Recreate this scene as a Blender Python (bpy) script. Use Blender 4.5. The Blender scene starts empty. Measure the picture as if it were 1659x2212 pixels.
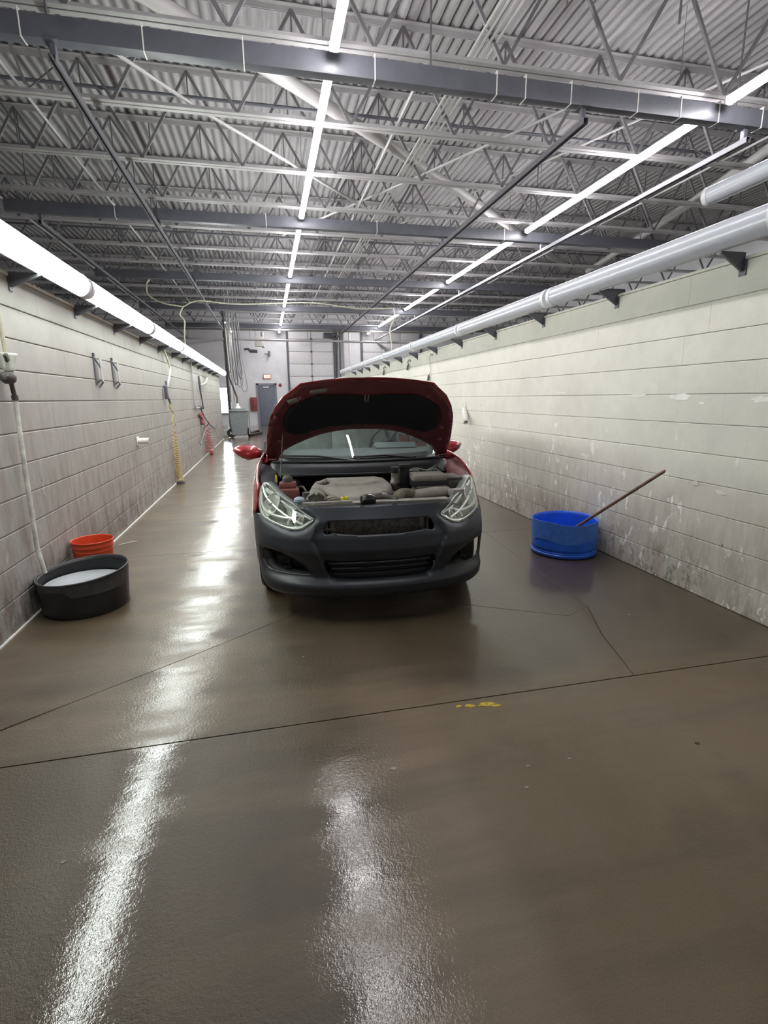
import bpy, bmesh, math, random
import numpy as np
from mathutils import Vector, Matrix
from mathutils.geometry import delaunay_2d_cdt
random.seed(7)
SC = bpy.context.scene
COL = SC.collection
R = math.radians

# ---------------------------------------------------------------- camera
# calibrated from three vanishing points in the 1659 x 2212 frame; eye 1.42 m above the floor (seven block courses)
EYE = 1.42
F_PX, CX, CY = 1100.0, 829.5, 1106.0
def unit(a): return a / np.linalg.norm(a)
_d = unit(np.array([575 - CX, 862 - CY, F_PX]))
_n = np.array([884 - CX, 6008 - CY, F_PX]); _n = unit(_n - _d * _n.dot(_d))
_r = np.cross(_n, _d)
RW = np.stack([_r, _d, -_n])                       # world = RW @ (right, down, forward)
cam = bpy.data.cameras.new('camera'); camo = bpy.data.objects.new('camera', cam); COL.objects.link(camo)
_m = Matrix.Identity(4)
for i in range(3):
    _m[i][0] = RW[i, 0]; _m[i][1] = -RW[i, 1]; _m[i][2] = -RW[i, 2]
_m[2][3] = EYE
camo.matrix_world = _m
cam.sensor_fit = 'HORIZONTAL'; cam.sensor_width = 36.0; cam.lens = F_PX / 1659 * 36.0
cam.clip_start = 0.02; cam.clip_end = 200
SC.camera = camo

# ---------------------------------------------------------------- world, exposure
wd = bpy.data.worlds.new('world'); SC.world = wd; wd.use_nodes = True
wd.node_tree.nodes['Background'].inputs[0].default_value = (0.75, 0.85, 1.0, 1)
wd.node_tree.nodes['Background'].inputs[1].default_value = 1.0
SC.view_settings.view_transform = 'Standard'; SC.view_settings.look = 'None'
SC.view_settings.gamma = 1.0; SC.view_settings.use_curve_mapping = False
SC.view_settings.exposure = 0.9
TUBE = 28.0                                         # emission of the lit light tubes

# ---------------------------------------------------------------- materials
class NT:
    def __init__(s, name):
        s.m = bpy.data.materials.new(name); s.m.use_nodes = True
        s.t = s.m.node_tree; s.b = s.t.nodes['Principled BSDF']; s.o = s.t.nodes['Material Output']
    def n(s, typ, **kw):
        nd = s.t.nodes.new(typ)
        for k, v in kw.items():
            if k.startswith('i_'):
                key = k[2:]
                nd.inputs[int(key) if key.isdigit() else key.replace('_', ' ')].default_value = v
            else: setattr(nd, k, v)
        return nd
    def l(s, a, b): s.t.links.new(a, b)
    def pos(s, scale=(1, 1, 1), obj=False):
        if obj: src = s.n('ShaderNodeTexCoord').outputs['Object']
        else: src = s.n('ShaderNodeNewGeometry').outputs['Position']
        mp = s.n('ShaderNodeMapping'); mp.inputs['Scale'].default_value = scale
        s.l(src, mp.inputs['Vector']); return mp.outputs[0]
    def noise(s, vec, scale, detail=4, rough=0.55):
        nd = s.n('ShaderNodeTexNoise'); nd.inputs['Scale'].default_value = scale
        nd.inputs['Detail'].default_value = detail; nd.inputs['Roughness'].default_value = rough
        s.l(vec, nd.inputs['Vector']); return nd.outputs['Fac']
    def ramp(s, fac, stops):
        nd = s.n('ShaderNodeValToRGB'); e = nd.color_ramp.elements
        while len(e) < len(stops): e.new(0.5)
        for k, (p, c) in enumerate(stops):
            e[k].position = p; e[k].color = (c, c, c, 1) if not isinstance(c, tuple) else (*c, 1)
        s.l(fac, nd.inputs[0]); return nd.outputs[0]
    def mix(s, fac, a, b, mode='MIX'):
        nd = s.n('ShaderNodeMix', data_type='RGBA', blend_type=mode)
        for sock, v in ((nd.inputs[0], fac), (nd.inputs[6], a), (nd.inputs[7], b)):
            if isinstance(v, (int, float)): sock.default_value = v
            elif isinstance(v, tuple): sock.default_value = (*v, 1)
            else: s.l(v, sock)
        return nd.outputs[2]
    def math(s, op, a, b=None):
        nd = s.n('ShaderNodeMath', operation=op)
        for k, v in enumerate((a, b)):
            if v is None: continue
            if isinstance(v, (int, float)): nd.inputs[k].default_value = v
            else: s.l(v, nd.inputs[k])
        return nd.outputs[0]
    def bump(s, h, strength=0.3, dist=0.01, nrm=None):
        nd = s.n('ShaderNodeBump'); nd.inputs['Strength'].default_value = strength; nd.inputs['Distance'].default_value = dist
        s.l(h, nd.inputs['Height'])
        if nrm: s.l(nrm, nd.inputs['Normal'])
        return nd.outputs[0]
    def set(s, **kw):
        for k, v in kw.items():
            sock = s.b.inputs[k.replace('_', ' ')]
            if isinstance(v, tuple): sock.default_value = (*v, 1)
            elif isinstance(v, (int, float)): sock.default_value = v
            else: s.l(v, sock)
        return s

def plain(name, col, rough=0.5, metal=0.0, var=0.12, scale=14.0, bump=0.0, coat=0.0, **kw):
    """a solid finish with faint mottling and optional fine relief"""
    t = NT(name); p = t.pos(obj=True)
    f = t.noise(p, scale, 5)
    dk = tuple(c * (1 - var) for c in col); lt = tuple(min(1, c * (1 + var)) for c in col)
    t.set(Base_Color=t.ramp(f, [(0.3, dk), (0.7, lt)]), Roughness=rough, Metallic=metal)
    if coat: t.set(Coat_Weight=coat, Coat_Roughness=0.05)
    if bump: t.set(Normal=t.bump(t.noise(p, scale * 12, 3), bump, 0.002))
    for k, v in kw.items(): t.b.inputs[k.replace('_', ' ')].default_value = v
    return t.m
def glow(name, col, strength):
    t = NT(name); t.set(Base_Color=(0.8, 0.8, 0.8), Emission_Color=col, Emission_Strength=strength); return t.m
def clear(name, tint=(1, 1, 1), rough=0.0, ior=1.45, body=0.0, bodycol=(.5, .5, .5)):
    """thin clear sheet: transparent with a fresnel gloss, optionally slightly hazy"""
    t = NT(name); tr = t.n('ShaderNodeBsdfTransparent'); tr.inputs[0].default_value = (*tint, 1)
    gl = t.n('ShaderNodeBsdfGlossy'); gl.inputs['Roughness'].default_value = rough
    lw = t.n('ShaderNodeLayerWeight'); lw.inputs[0].default_value = 0.5
    f0 = ((ior - 1) / (ior + 1)) ** 2                 # Schlick, the same from both sides of the sheet
    fr = t.math('ADD', t.math('MULTIPLY', t.math('POWER', lw.outputs['Facing'], 5.0), 1 - f0), f0)
    ms = t.n('ShaderNodeMixShader'); t.l(fr, ms.inputs[0]); t.l(tr.outputs[0], ms.inputs[1]); t.l(gl.outputs[0], ms.inputs[2])
    out = ms.outputs[0]
    if body:
        df = t.n('ShaderNodeBsdfDiffuse'); df.inputs[0].default_value = (*bodycol, 1)
        m2 = t.n('ShaderNodeMixShader'); m2.inputs[0].default_value = body
        t.l(out, m2.inputs[1]); t.l(df.outputs[0], m2.inputs[2]); out = m2.outputs[0]
    t.l(out, t.o.inputs[0]); return t.m

def wall_mat(name, base, dirt, fleck, dirt_top, fleck_amt, side):
    """painted block: mottled paint, drip stains and scuffs where carts and spray hit, chipped paint flecks"""
    t = NT(name); p = t.pos()
    z = t.n('ShaderNodeSeparateXYZ'); t.l(p, z.inputs[0]); Z = z.outputs[2]
    m1 = t.noise(p, 1.3, 6); m2 = t.noise(p, 9, 5); fine = t.noise(p, 170, 2)
    c = t.mix(t.ramp(m1, [(0.35, 0.0), (0.7, 1.0)]), base, tuple(x * 0.86 for x in base))
    c = t.mix(t.math('MULTIPLY', t.ramp(m2, [(0.42, 0.0), (0.68, 1.0)]), 0.3), c, tuple(x * 0.78 for x in base))
    c = t.mix(t.math('MULTIPLY', t.ramp(fine, [(0.4, 0), (0.62, 1)]), 0.14), c, tuple(x * 0.6 for x in base))
    # splash line: stains sit in the lowest courses
    low = t.ramp(t.math('DIVIDE', t.math('ADD', Z, t.math('MULTIPLY', t.noise(p, 1.1, 4), 0.9)), dirt_top + 0.45), [(0.3, 1.0), (1.0, 0.0)])
    ps = t.pos((3.2, 3.2, 0.75))
    drips = t.ramp(t.noise(ps, 3.4, 8, 0.7), [(0.42, 0.0), (0.60, 1.0)])
    c = t.mix(t.math('MULTIPLY', t.math('MULTIPLY', drips, low), 0.75), c, dirt)
    blot = t.math('MULTIPLY', t.ramp(t.noise(t.pos((1, 1, .6)), 17, 8, 0.75), [(0.5, 0.0), (0.56, 1.0)]), t.ramp(t.noise(p, 1.7, 3), [(0.42, 0.25), (0.6, 1.0)]))
    vlow = t.ramp(Z, [(0.0, 1.0), (0.2, 0.8), (0.45, 0.0)])
    c = t.mix(t.math('MULTIPLY', t.math('MULTIPLY', blot, vlow), 0.75), c, tuple(x * 0.42 for x in dirt))
    # chips: upright white flecks
    pf = t.pos((1.0, 1.0, 0.5))
    fl = t.ramp(t.noise(pf, 15, 6, 0.62), [(0.595, 0.0), (0.625, 1.0)])
    fpatch = t.ramp(t.noise(p, 1.9, 3), [(0.44, 0.0), (0.56, 1.0)])
    fband = t.ramp(t.math('DIVIDE', Z, 1.6), [(0.02, 0.9), (0.55, 1.0), (0.72, 0.15), (0.95, 0.0)])
    c = t.mix(t.math('MULTIPLY', t.math('MULTIPLY', t.math('MULTIPLY', fl, fpatch), fband), fleck_amt), c, fleck)
    # pits
    vo = t.n('ShaderNodeTexVoronoi'); vo.inputs['Scale'].default_value = 3.1; t.l(p, vo.inputs['Vector'])
    pit = t.ramp(vo.outputs['Distance'], [(0.028, 1.0), (0.04, 0.0)])
    c = t.mix(t.math('MULTIPLY', pit, 0.75), c, (0.05, 0.045, 0.04))
    h = t.math('ADD', t.math('MULTIPLY', fine, 0.6), t.math('MULTIPLY', m2, 0.8))
    t.set(Base_Color=c, Roughness=0.55, Normal=t.bump(h, 0.35, 0.004)); t.b.inputs['Specular IOR Level'].default_value = 0.35
    return t.m

def floor_mat():
    """wet broom-finished concrete: brown-grey, a water film of uneven thickness over a stippled surface"""
    t = NT('wet_concrete'); p = t.pos()
    m1 = t.noise(p, 0.55, 6); m2 = t.noise(p, 2.3, 7, 0.6); m3 = t.noise(p, 30, 4); grit = t.noise(p, 260, 2)
    c = t.ramp(m1, [(0.32, (0.112, 0.077, 0.040)), (0.5, (0.170, 0.124, 0.071)), (0.72, (0.242, 0.185, 0.114))])
    c = t.mix(t.math('MULTIPLY', t.ramp(m2, [(0.4, 0.0), (0.7, 1.0)]), 0.45), c, (0.19, 0.150, 0.10))
    c = t.mix(t.math('MULTIPLY', t.ramp(t.noise(p, 1.4, 5), [(0.54, 0), (0.66, 1)]), 0.4), c, (0.065, 0.044, 0.025))
    c = t.mix(t.math('MULTIPLY', t.ramp(grit, [(0.38, 0), (0.64, 1)]), 0.35), c, (0.07, 0.053, 0.036))
    ws = t.noise(t.pos((6.0, 0.5, 1)), 2.2, 4)
    c = t.mix(t.math('MULTIPLY', t.ramp(ws, [(0.5, 0), (0.7, 1)]), 0.12), c, (0.16, 0.14, 0.11))
    vo = t.n('ShaderNodeTexVoronoi'); vo.inputs['Scale'].default_value = 1.9; t.l(p, vo.inputs['Vector'])
    spot = t.ramp(vo.outputs['Distance'], [(0.02, 1.0), (0.034, 0.0)])
    c = t.mix(t.math('MULTIPLY', spot, 0.6), c, (0.3, 0.27, 0.22))
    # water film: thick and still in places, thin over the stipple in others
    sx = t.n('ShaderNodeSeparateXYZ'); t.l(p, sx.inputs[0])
    # standing water: near-left slab and round the car, there deepened as painted shade
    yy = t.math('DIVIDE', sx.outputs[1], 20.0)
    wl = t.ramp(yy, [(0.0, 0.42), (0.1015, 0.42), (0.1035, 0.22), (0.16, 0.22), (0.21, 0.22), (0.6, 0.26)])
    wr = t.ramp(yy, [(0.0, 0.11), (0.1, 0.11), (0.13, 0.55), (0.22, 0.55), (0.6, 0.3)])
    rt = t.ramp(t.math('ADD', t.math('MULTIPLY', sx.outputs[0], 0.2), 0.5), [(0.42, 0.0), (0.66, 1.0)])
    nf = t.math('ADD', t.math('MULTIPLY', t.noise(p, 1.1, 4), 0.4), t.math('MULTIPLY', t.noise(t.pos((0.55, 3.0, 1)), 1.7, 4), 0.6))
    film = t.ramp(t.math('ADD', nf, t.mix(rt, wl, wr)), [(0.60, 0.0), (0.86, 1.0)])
    c = t.mix(t.math('MULTIPLY', film, 0.6), c, (0.028, 0.019, 0.011))  # wet tone; by the car it also stands in for contact shade
    stip = t.math('ADD', t.noise(p, 75, 3, 0.6), t.math('MULTIPLY', t.noise(p, 210, 2), 0.5))
    wav = t.noise(t.pos((1, 2.6, 1)), 3.4, 4)
    nb = t.bump(stip, 0.7, 0.0035)
    t.set(Base_Color=c, Roughness=t.ramp(film, [(0, 0.55), (1, 0.38)]), Normal=nb)
    cw = t.n('ShaderNodeBump'); cw.inputs['Distance'].default_value = 0.0022
    t.l(stip, cw.inputs['Height']); t.l(t.ramp(film, [(0.0, 0.5), (1.0, 0.14)]), cw.inputs['Strength'])
    cn = t.bump(wav, 0.09, 0.02, cw.outputs[0])
    t.set(Coat_Weight=t.ramp(film, [(0.0, 0.45), (0.5, 1.0)]), Coat_Roughness=t.ramp(film, [(0.0, 0.16), (1.0, 0.025)]), Coat_Normal=cn)
    t.b.inputs['Coat IOR'].default_value = 1.36
    t.b.inputs['Specular IOR Level'].default_value = 0.3
    return t.m

M = {}
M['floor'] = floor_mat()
M['joint'] = plain('joint_fill', (0.03, 0.024, 0.018), 0.35)
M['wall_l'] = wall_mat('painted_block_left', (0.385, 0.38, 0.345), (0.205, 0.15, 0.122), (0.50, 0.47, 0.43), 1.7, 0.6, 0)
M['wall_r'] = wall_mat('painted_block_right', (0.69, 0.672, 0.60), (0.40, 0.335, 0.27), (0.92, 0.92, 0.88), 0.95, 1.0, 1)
M['mortar'] = plain('painted_mortar', (0.30, 0.285, 0.26), 0.7, bump=0.3)
M['white_wall'] = plain('white_wall_paint', (0.82, 0.83, 0.84), 0.6, var=0.06, scale=2.0)
M['deck'] = plain('painted_deck', (0.30, 0.295, 0.295), 0.5, var=0.14, scale=1.2)
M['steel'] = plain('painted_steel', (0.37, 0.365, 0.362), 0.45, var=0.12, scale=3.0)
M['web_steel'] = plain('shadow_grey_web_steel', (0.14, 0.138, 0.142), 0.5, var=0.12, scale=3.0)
M['steel_light'] = plain('light_painted_pipe', (0.40, 0.395, 0.38), 0.45, var=0.06, scale=3.0)
M['beam'] = plain('dark_painted_beam', (0.10, 0.104, 0.12), 0.4, var=0.12, scale=5.0)
M['rail'] = plain('galvanized_channel', (0.22, 0.22, 0.23), 0.35, 0.7)
M['rod'] = plain('dark_rod', (0.09, 0.09, 0.10), 0.5)
M['galv'] = plain('galvanized_steel', (0.42, 0.43, 0.44), 0.35, 0.8)
M['housing'] = plain('fixture_housing', (0.62, 0.63, 0.65), 0.4)
M['lens_off'] = plain('unlit_diffuser', (0.47, 0.485, 0.53), 0.25, var=0.03)
M['lit_cool'] = glow('lit_tube_cool', (1.0, 0.965, 1.0), TUBE * 1.28)
M['lit_left'] = glow('lit_tube_left', (0.93, 1.0, 0.945), TUBE * 0.8)
M['white_plastic'] = plain('white_plastic', (0.72, 0.71, 0.67), 0.4)
M['dirty_white'] = plain('dirty_white', (0.62, 0.62, 0.56), 0.5, var=0.3)
M['black_plastic'] = plain('black_plastic', (0.018, 0.019, 0.021), 0.45)
M['rubber'] = plain('black_rubber', (0.02, 0.02, 0.021), 0.6, bump=0.2)

# ---------------------------------------------------------------- mesh helpers
class MB:
    def __init__(s): s.v = []; s.f = []
    def add(s, vs, fs):
        k = len(s.v); s.v += [tuple(float(c) for c in p) for p in vs]; s.f += [tuple(i + k for i in f) for f in fs]; return s
    def box(s, c, size, rot=None, bev=0.0):
        x, y, z = (d / 2 for d in size)
        if bev:
            b = min(bev, x * .9, y * .9, z * .9); pts = []; 
            bm = bmesh.new(); bmesh.ops.create_cube(bm, size=1.0)
            bmesh.ops.scale(bm, vec=(2 * x, 2 * y, 2 * z), verts=bm.verts)
            bmesh.ops.bevel(bm, geom=list(bm.edges), offset=b, segments=2, profile=0.6, affect='EDGES')
            bm.verts.index_update()
            pts = [v.co.copy() for v in bm.verts]; fs = [tuple(v.index for v in f.verts) for f in bm.faces]; bm.free()
        else:
            pts = [Vector((i, j, k)) for i in (-x, x) for j in (-y, y) for k in (-z, z)]
            fs = [(0, 1, 3, 2), (4, 6, 7, 5), (0, 4, 5, 1), (2, 3, 7, 6), (0, 2, 6, 4), (1, 5, 7, 3)]
        if rot is not None: pts = [rot @ p for p in pts]
        return s.add([(p.x + c[0], p.y + c[1], p.z + c[2]) for p in pts], fs)
    def bar(s, a, b, w, h, up=(0, 0, 1)):
        a, b = Vector(a), Vector(b); d = (b - a); ln = d.length; d.normalize(); up = Vector(up)
        if abs(d.dot(up)) > 0.98: up = Vector((0, 1, 0))
        sx = d.cross(up).normalized(); uz = sx.cross(d).normalized()
        rot = Matrix((sx, d, uz)).transposed()
        return s.box((a + b) / 2, (w, ln, h), rot)
    def tube(s, pts, r, seg=8, cap=True, closed=False):
        pts = [Vector(p) for p in pts]; n = len(pts); rs = r if isinstance(r, (list, tuple)) else [r] * n
        vs = []; fs = []; ref = None
        for i, p in enumerate(pts):
            if closed: d = pts[(i + 1) % n] - pts[i - 1]
            else: d = pts[min(i + 1, n - 1)] - pts[max(i - 1, 0)]
            d.normalize()
            if ref is None: ref = Vector((0, 0, 1)) if abs(d.z) < 0.9 else Vector((1, 0, 0))
            a = (ref - d * ref.dot(d)); a.normalize(); b = d.cross(a); ref = a
            for k in range(seg):
                t = 2 * math.pi * k / seg; vs.append(p + (a * math.cos(t) + b * math.sin(t)) * rs[i])
        for i in range(n if closed else n - 1):
            j = (i + 1) % n
            for k in range(seg):
                l = (k + 1) % seg; fs.append((i * seg + k, i * seg + l, j * seg + l, j * seg + k))
        if cap and not closed: fs += [tuple(range(seg - 1, -1, -1)), tuple((n - 1) * seg + k for k in range(seg))]
        return s.add(vs, fs)
    def cyl(s, a, b, r, seg=16): return s.tube([a, b], r, seg)
    def lathe(s, prof, c=(0, 0, 0), seg=32, axis='Z', squash=None, closed=False):
        vs = []; fs = []; n = len(prof)
        for (r, h) in prof:
            for k in range(seg):
                t = 2 * math.pi * k / seg; x, y = r * math.cos(t), r * math.sin(t)
                if squash: x, y = x * squash[0], y * squash[1]
                q = {'Z': (x, y, h), 'X': (h, x, y), 'Y': (x, h, y)}[axis]
                vs.append((q[0] + c[0], q[1] + c[1], q[2] + c[2]))
        for i in range(n if closed else n - 1):
            j = (i + 1) % n
            for k in range(seg):
                l = (k + 1) % seg; fs.append((i * seg + k, i * seg + l, j * seg + l, j * seg + k))
        return s.add(vs, fs)
    def prism(s, poly, lo, hi, fn):
        """extrude a 2D outline; fn(a, b, t) -> xyz"""
        n = len(poly); vs = [fn(a, b, lo) for a, b in poly] + [fn(a, b, hi) for a, b in poly]
        fs = [tuple(range(n - 1, -1, -1)), tuple(range(n, 2 * n))] + [(i, (i + 1) % n, n + (i + 1) % n, n + i) for i in range(n)]
        return s.add(vs, fs)
    def build(s, name, mat, parent=None, angle=40, solid=0.0, off=-1.0, bevel=0.0):
        me = bpy.data.meshes.new(name); me.from_pydata(s.v, [], s.f); me.validate(); me.update()
        bm = bmesh.new(); bm.from_mesh(me); bmesh.ops.delete(bm, geom=[v for v in bm.verts if not v.link_faces], context='VERTS'); bmesh.ops.recalc_face_normals(bm, faces=bm.faces) if not solid else None; bm.to_mesh(me); bm.free()
        me.polygons.foreach_set('use_smooth', [True] * len(me.polygons)); me.set_sharp_from_angle(angle=R(angle))
        o = bpy.data.objects.new(name, me); COL.objects.link(o)
        me.materials.append(M[mat] if isinstance(mat, str) else mat)
        if parent is not None: o.parent = parent
        if solid:
            md = o.modifiers.new('thickness', 'SOLIDIFY'); md.thickness = solid; md.offset = off
        if bevel:
            md = o.modifiers.new('soft_edge', 'BEVEL'); md.width = bevel; md.segments = 2; md.limit_method = 'ANGLE'
        return o

def tag(o, label, cat, group=None):
    o['label'] = label; o['category'] = cat
    if group: o['group'] = group
    return o
def thing(name, label, cat, loc=(0, 0, 0), rz=0.0, group=None):
    o = bpy.data.objects.new(name, None); COL.objects.link(o); o.location = loc; o.rotation_euler = (0, 0, rz)
    o.empty_display_size = 0.1
    return tag(o, label, cat, group)
def struct(o): o['kind'] = 'structure'; return o
def group_empty(name):
    o = bpy.data.objects.new(name, None); COL.objects.link(o); o['kind'] = 'structure'; return o
def share(name, me, parent, loc=(0, 0, 0), rot=None):
    o = bpy.data.objects.new(name, me); COL.objects.link(o); o.parent = parent; o.location = loc
    if rot: o.rotation_euler = rot
    return o
def copy_tree(o, parent=None):
    c = o.copy(); COL.objects.link(c)
    if parent is not None: c.parent = parent
    for ch in list(o.children): copy_tree(ch, c)
    return c

def smooth_curve(P, n=8, closed=False):
    P = [np.array(p, float) for p in P]
    Q = [P[-1]] + P + [P[0], P[1]] if closed else [2 * P[0] - P[1]] + P + [2 * P[-1] - P[-2]]
    out = []
    for i in range(1, len(Q) - 2):
        p0, p1, p2, p3 = Q[i - 1:i + 3]
        for k in range(n):
            t = k / n
            out.append(0.5 * ((2 * p1) + (p2 - p0) * t + (2 * p0 - 5 * p1 + 4 * p2 - p3) * t * t + (3 * p1 - p0 - 3 * p2 + p3) * t ** 3))
    if not closed: out.append(P[-1])
    return out
def resample(poly, step):
    out = []
    n = len(poly)
    for i in range(n):
        a = np.array(poly[i], float); b = np.array(poly[(i + 1) % n], float)
        k = max(1, int(math.ceil(np.linalg.norm(b - a) / step)))
        for j in range(k): out.append(a + (b - a) * j / k)
    return out
def inside(poly, pts):
    P = np.array(poly); x, y = pts[:, 0], pts[:, 1]; c = np.zeros(len(pts), bool); n = len(P); j = n - 1
    for i in range(n):
        xi, yi = P[i]; xj, yj = P[j]
        with np.errstate(divide='ignore', invalid='ignore'):
            c ^= ((yi > y) != (yj > y)) & (x < (xj - xi) * (y - yi) / (yj - yi + 1e-15) + xi)
        j = i
    return c
def sdist(poly, pts):
    """unsigned distance from points to a closed outline"""
    P = np.array(poly); d = np.full(len(pts), 1e9)
    for i in range(len(P)):
        a = P[i]; b = P[(i + 1) % len(P)]; ab = b - a; L = ab.dot(ab) + 1e-15
        t = np.clip(((pts - a) @ ab) / L, 0, 1); q = a + t[:, None] * ab
        d = np.minimum(d, np.hypot(*(pts - q).T))
    return d
def sheet(fn, outer, holes=(), step=0.02, mb=None):
    """a curved panel cut to an outline with openings: constrained triangulation in the panel's own 2D space, then mapped by fn"""
    loops = [resample(outer, step)] + [resample(h, step * 0.7) for h in holes]
    pts = []; edges = []
    for L in loops:
        k = len(pts); pts += L; edges += [(k + i, k + (i + 1) % len(L)) for i in range(len(L))]
    o = np.array(outer); lo, hi = o.min(0), o.max(0)
    g = np.array([(lo[0] + i * step + (step / 2 if j % 2 else 0), lo[1] + j * step * .87) for i in range(int((hi[0] - lo[0]) / step) + 2) for j in range(int((hi[1] - lo[1]) / (step * .87)) + 2)])
    ok = inside(outer, g) & (sdist(outer, g) > step * 0.45)
    for h in holes: ok &= ~inside(h, g) & (sdist(h, g) > step * 0.4)
    pts += list(g[ok])
    r = delaunay_2d_cdt([Vector((float(p[0]), float(p[1]))) for p in pts], edges, [], 0, 1e-6)
    vs = np.array([(v.x, v.y) for v in r[0]]); fs = [tuple(f) for f in r[2]]
    cen = np.array([vs[list(f)].mean(0) for f in fs])
    keep = inside(outer, cen)
    for h in holes: keep &= ~inside(h, cen)
    mb = mb or MB()
    used = sorted({i for f, k in zip(fs, keep) if k for i in f}); mp = {i: n for n, i in enumerate(used)}
    mb.add([fn(*vs[i]) for i in used], [tuple(mp[i] for i in f) for f, k in zip(fs, keep) if k])
    return mb

# ---------------------------------------------------------------- the room shell
XL, XR = -1.62, 2.96            # faces of the two partition walls
YF = 29.5                       # far wall
BW, BE = -9.5, 14.5             # outer sides of the building
CH = 0.203; NC = 11; WH = CH * NC
# floor: cast slabs with sawn joints between
fl = group_empty('floor')
def slab(poly, z=0.0, mb_up=0.003):
    mb = MB(); n = len(poly); c = np.mean(np.array(poly), axis=0)
    ins = []
    for p in poly:
        d = c - np.array(p); d = d / (np.linalg.norm(d) + 1e-9); ins.append(np.array(p) + d * 0.0025)
    vs = [(p[0], p[1], z) for p in ins] + [(p[0], p[1], z - mb_up) for p in poly] + [(p[0], p[1], z - 0.12) for p in poly]
    fs = [tuple(range(n))]
    for k in range(2):
        fs += [(k * n + i, (k + 1) * n + i, (k + 1) * n + (i + 1) % n, k * n + (i + 1) % n) for i in range(n)]
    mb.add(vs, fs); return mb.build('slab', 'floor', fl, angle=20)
G = 0.0016
Y1, Y2 = 2.05, 4.93
slab([(BW, -4), (BE, -4), (BE, Y1 - .003), (BW, Y1 - .003)])
diag = [(-1.62, 2.05), (-0.94, 2.52), (-0.46, 2.85), (0.11, 3.27), (0.62, 3.57), (1.37, 3.08), (1.87, 2.79)]
slab([(-1.62 + .02, Y1 + .003), (1.78 - G, Y1 + .003), (1.91 - G, 2.5), (2.08 - G, 2.9), (1.87, 2.79 - G), (1.37, 3.08 - G), (0.62, 3.57 - G), (0.11, 3.27 - G), (-0.46, 2.85 - G), (-0.94, 2.52 - G)])
slab([(BW, Y1 + .003), (-1.62 - .02, Y1 + .003), (-0.94, 2.52 + G), (-0.46, 2.85 + G), (0.11, 3.27 + G), (0.62, 3.57 + G), (0.62, Y2 - G), (BW, Y2 - G)])
slab([(0.62 + G, 3.57 + G), (1.37, 3.08 + G), (1.87, 2.79 + G), (2.08 + G, 2.9 + G), (2.2, Y2 - G), (0.62 + G, Y2 - G)])
slab([(1.78 + G, Y1 + .003), (BE, Y1 + .003), (BE, Y2 - G), (2.2 + G, Y2 - G), (2.08 + G, 2.9), (1.91 + G, 2.5)])
ys = [Y2, 9.6, 14.3, 19.0, 23.7, 30.5]
for a, b in zip(ys, ys[1:]):
    slab([(BW, a + G), (0.62 - G, a + G), (0.62 - G, b - G), (BW, b - G)]); slab([(0.62 + G, a + G), (BE, a + G), (BE, b - G), (0.62 + G, b - G)])
MB().box(((BW + BE) / 2, 13, -0.09), (BE - BW + .4, 35, 0.14)).build('joint_bed', 'joint', fl)

# partition walls of painted blocks: the nearest 300 blocks a wall are single pieces, the rest one mesh
def block_mesh(name, mat, ln, side):
    """front face chamfered like a worn block edge; origin at the block's front centre, side = direction of the face"""
    mb = MB(); w, h, d = ln / 2, CH / 2, 0.19; b = 0.0035; gj, gb = 0.0001, (0.0042 if side > 0 else 0.0018)
    x0 = 0.0
    def ring(x, e1, e2): return [(x * side, -w + gj + e1, -h + gb + e2), (x * side, w - gj - e1, -h + gb + e2), (x * side, w - gj - e1, h - gb - e2), (x * side, -w + gj + e1, h - gb - e2)]
    vs = ring(0, 0.0, b) + ring(-b * .7, 0, 0) + ring(-d, 0, 0)
    fs = [(0, 1, 2, 3)] + [(k * 4 + i, k * 4 + 4 + i, k * 4 + 4 + (i + 1) % 4, k * 4 + (i + 1) % 4) for k in (0, 1) for i in range(4)]
    mb.add(vs, fs); o = mb.build(name, mat, None, angle=15); me = o.data; bpy.data.objects.remove(o); return me
def block_wall(name, xface, side, mat, y0, y1, near):
    root = group_empty(name)
    me = block_mesh('block', mat, 0.406, side)
    rest = MB(); rv = [tuple(v.co) for v in me.vertices]; rf = [tuple(p.vertices) for p in me.polygons]
    n = 0; rnd = random.Random(3 + side)
    cells = []
    for c in range(NC):
        y = y0 + (0.203 if c % 2 else 0.0)
        while y < y1:
            cells.append((y, c)); y += 0.406
    vis = sorted([q for q in cells if q[0] >= near])[:300]; vis = set(vis)
    for (y, c) in cells:
        p = (xface + side * rnd.uniform(-0.0007, 0.0002), y + rnd.uniform(-.001, .001), CH * (c + .5))
        if (y, c) in vis: share('block', me, root, p)
        else: rest.add([(v[0] + p[0], v[1] + p[1], v[2] + p[2]) for v in rv], rf)
    o = rest.build('block', mat, root, angle=15); o['kind'] = 'stuff'
    MB().box((xface - side * 0.103, (y0 + y1) / 2, WH / 2), (0.19, y1 - y0 + .1, WH - .004)).build('mortar_bed', 'mortar', root)
    MB().box((xface - side * 0.095, (y0 + y1) / 2, WH + .011), (0.20, y1 - y0 + .3, 0.022), bev=.006).build('cap', 'wall_r', root)
    return root
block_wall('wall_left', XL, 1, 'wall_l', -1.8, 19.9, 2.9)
struct(MB().box((XL + .008, 9.0, .006), (.016, 21.8, .014), bev=.004).build('trim_1', 'white_plastic'))
block_wall('wall_right', XR, -1, 'wall_r', -1.8, 24.0, 2.1)

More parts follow.
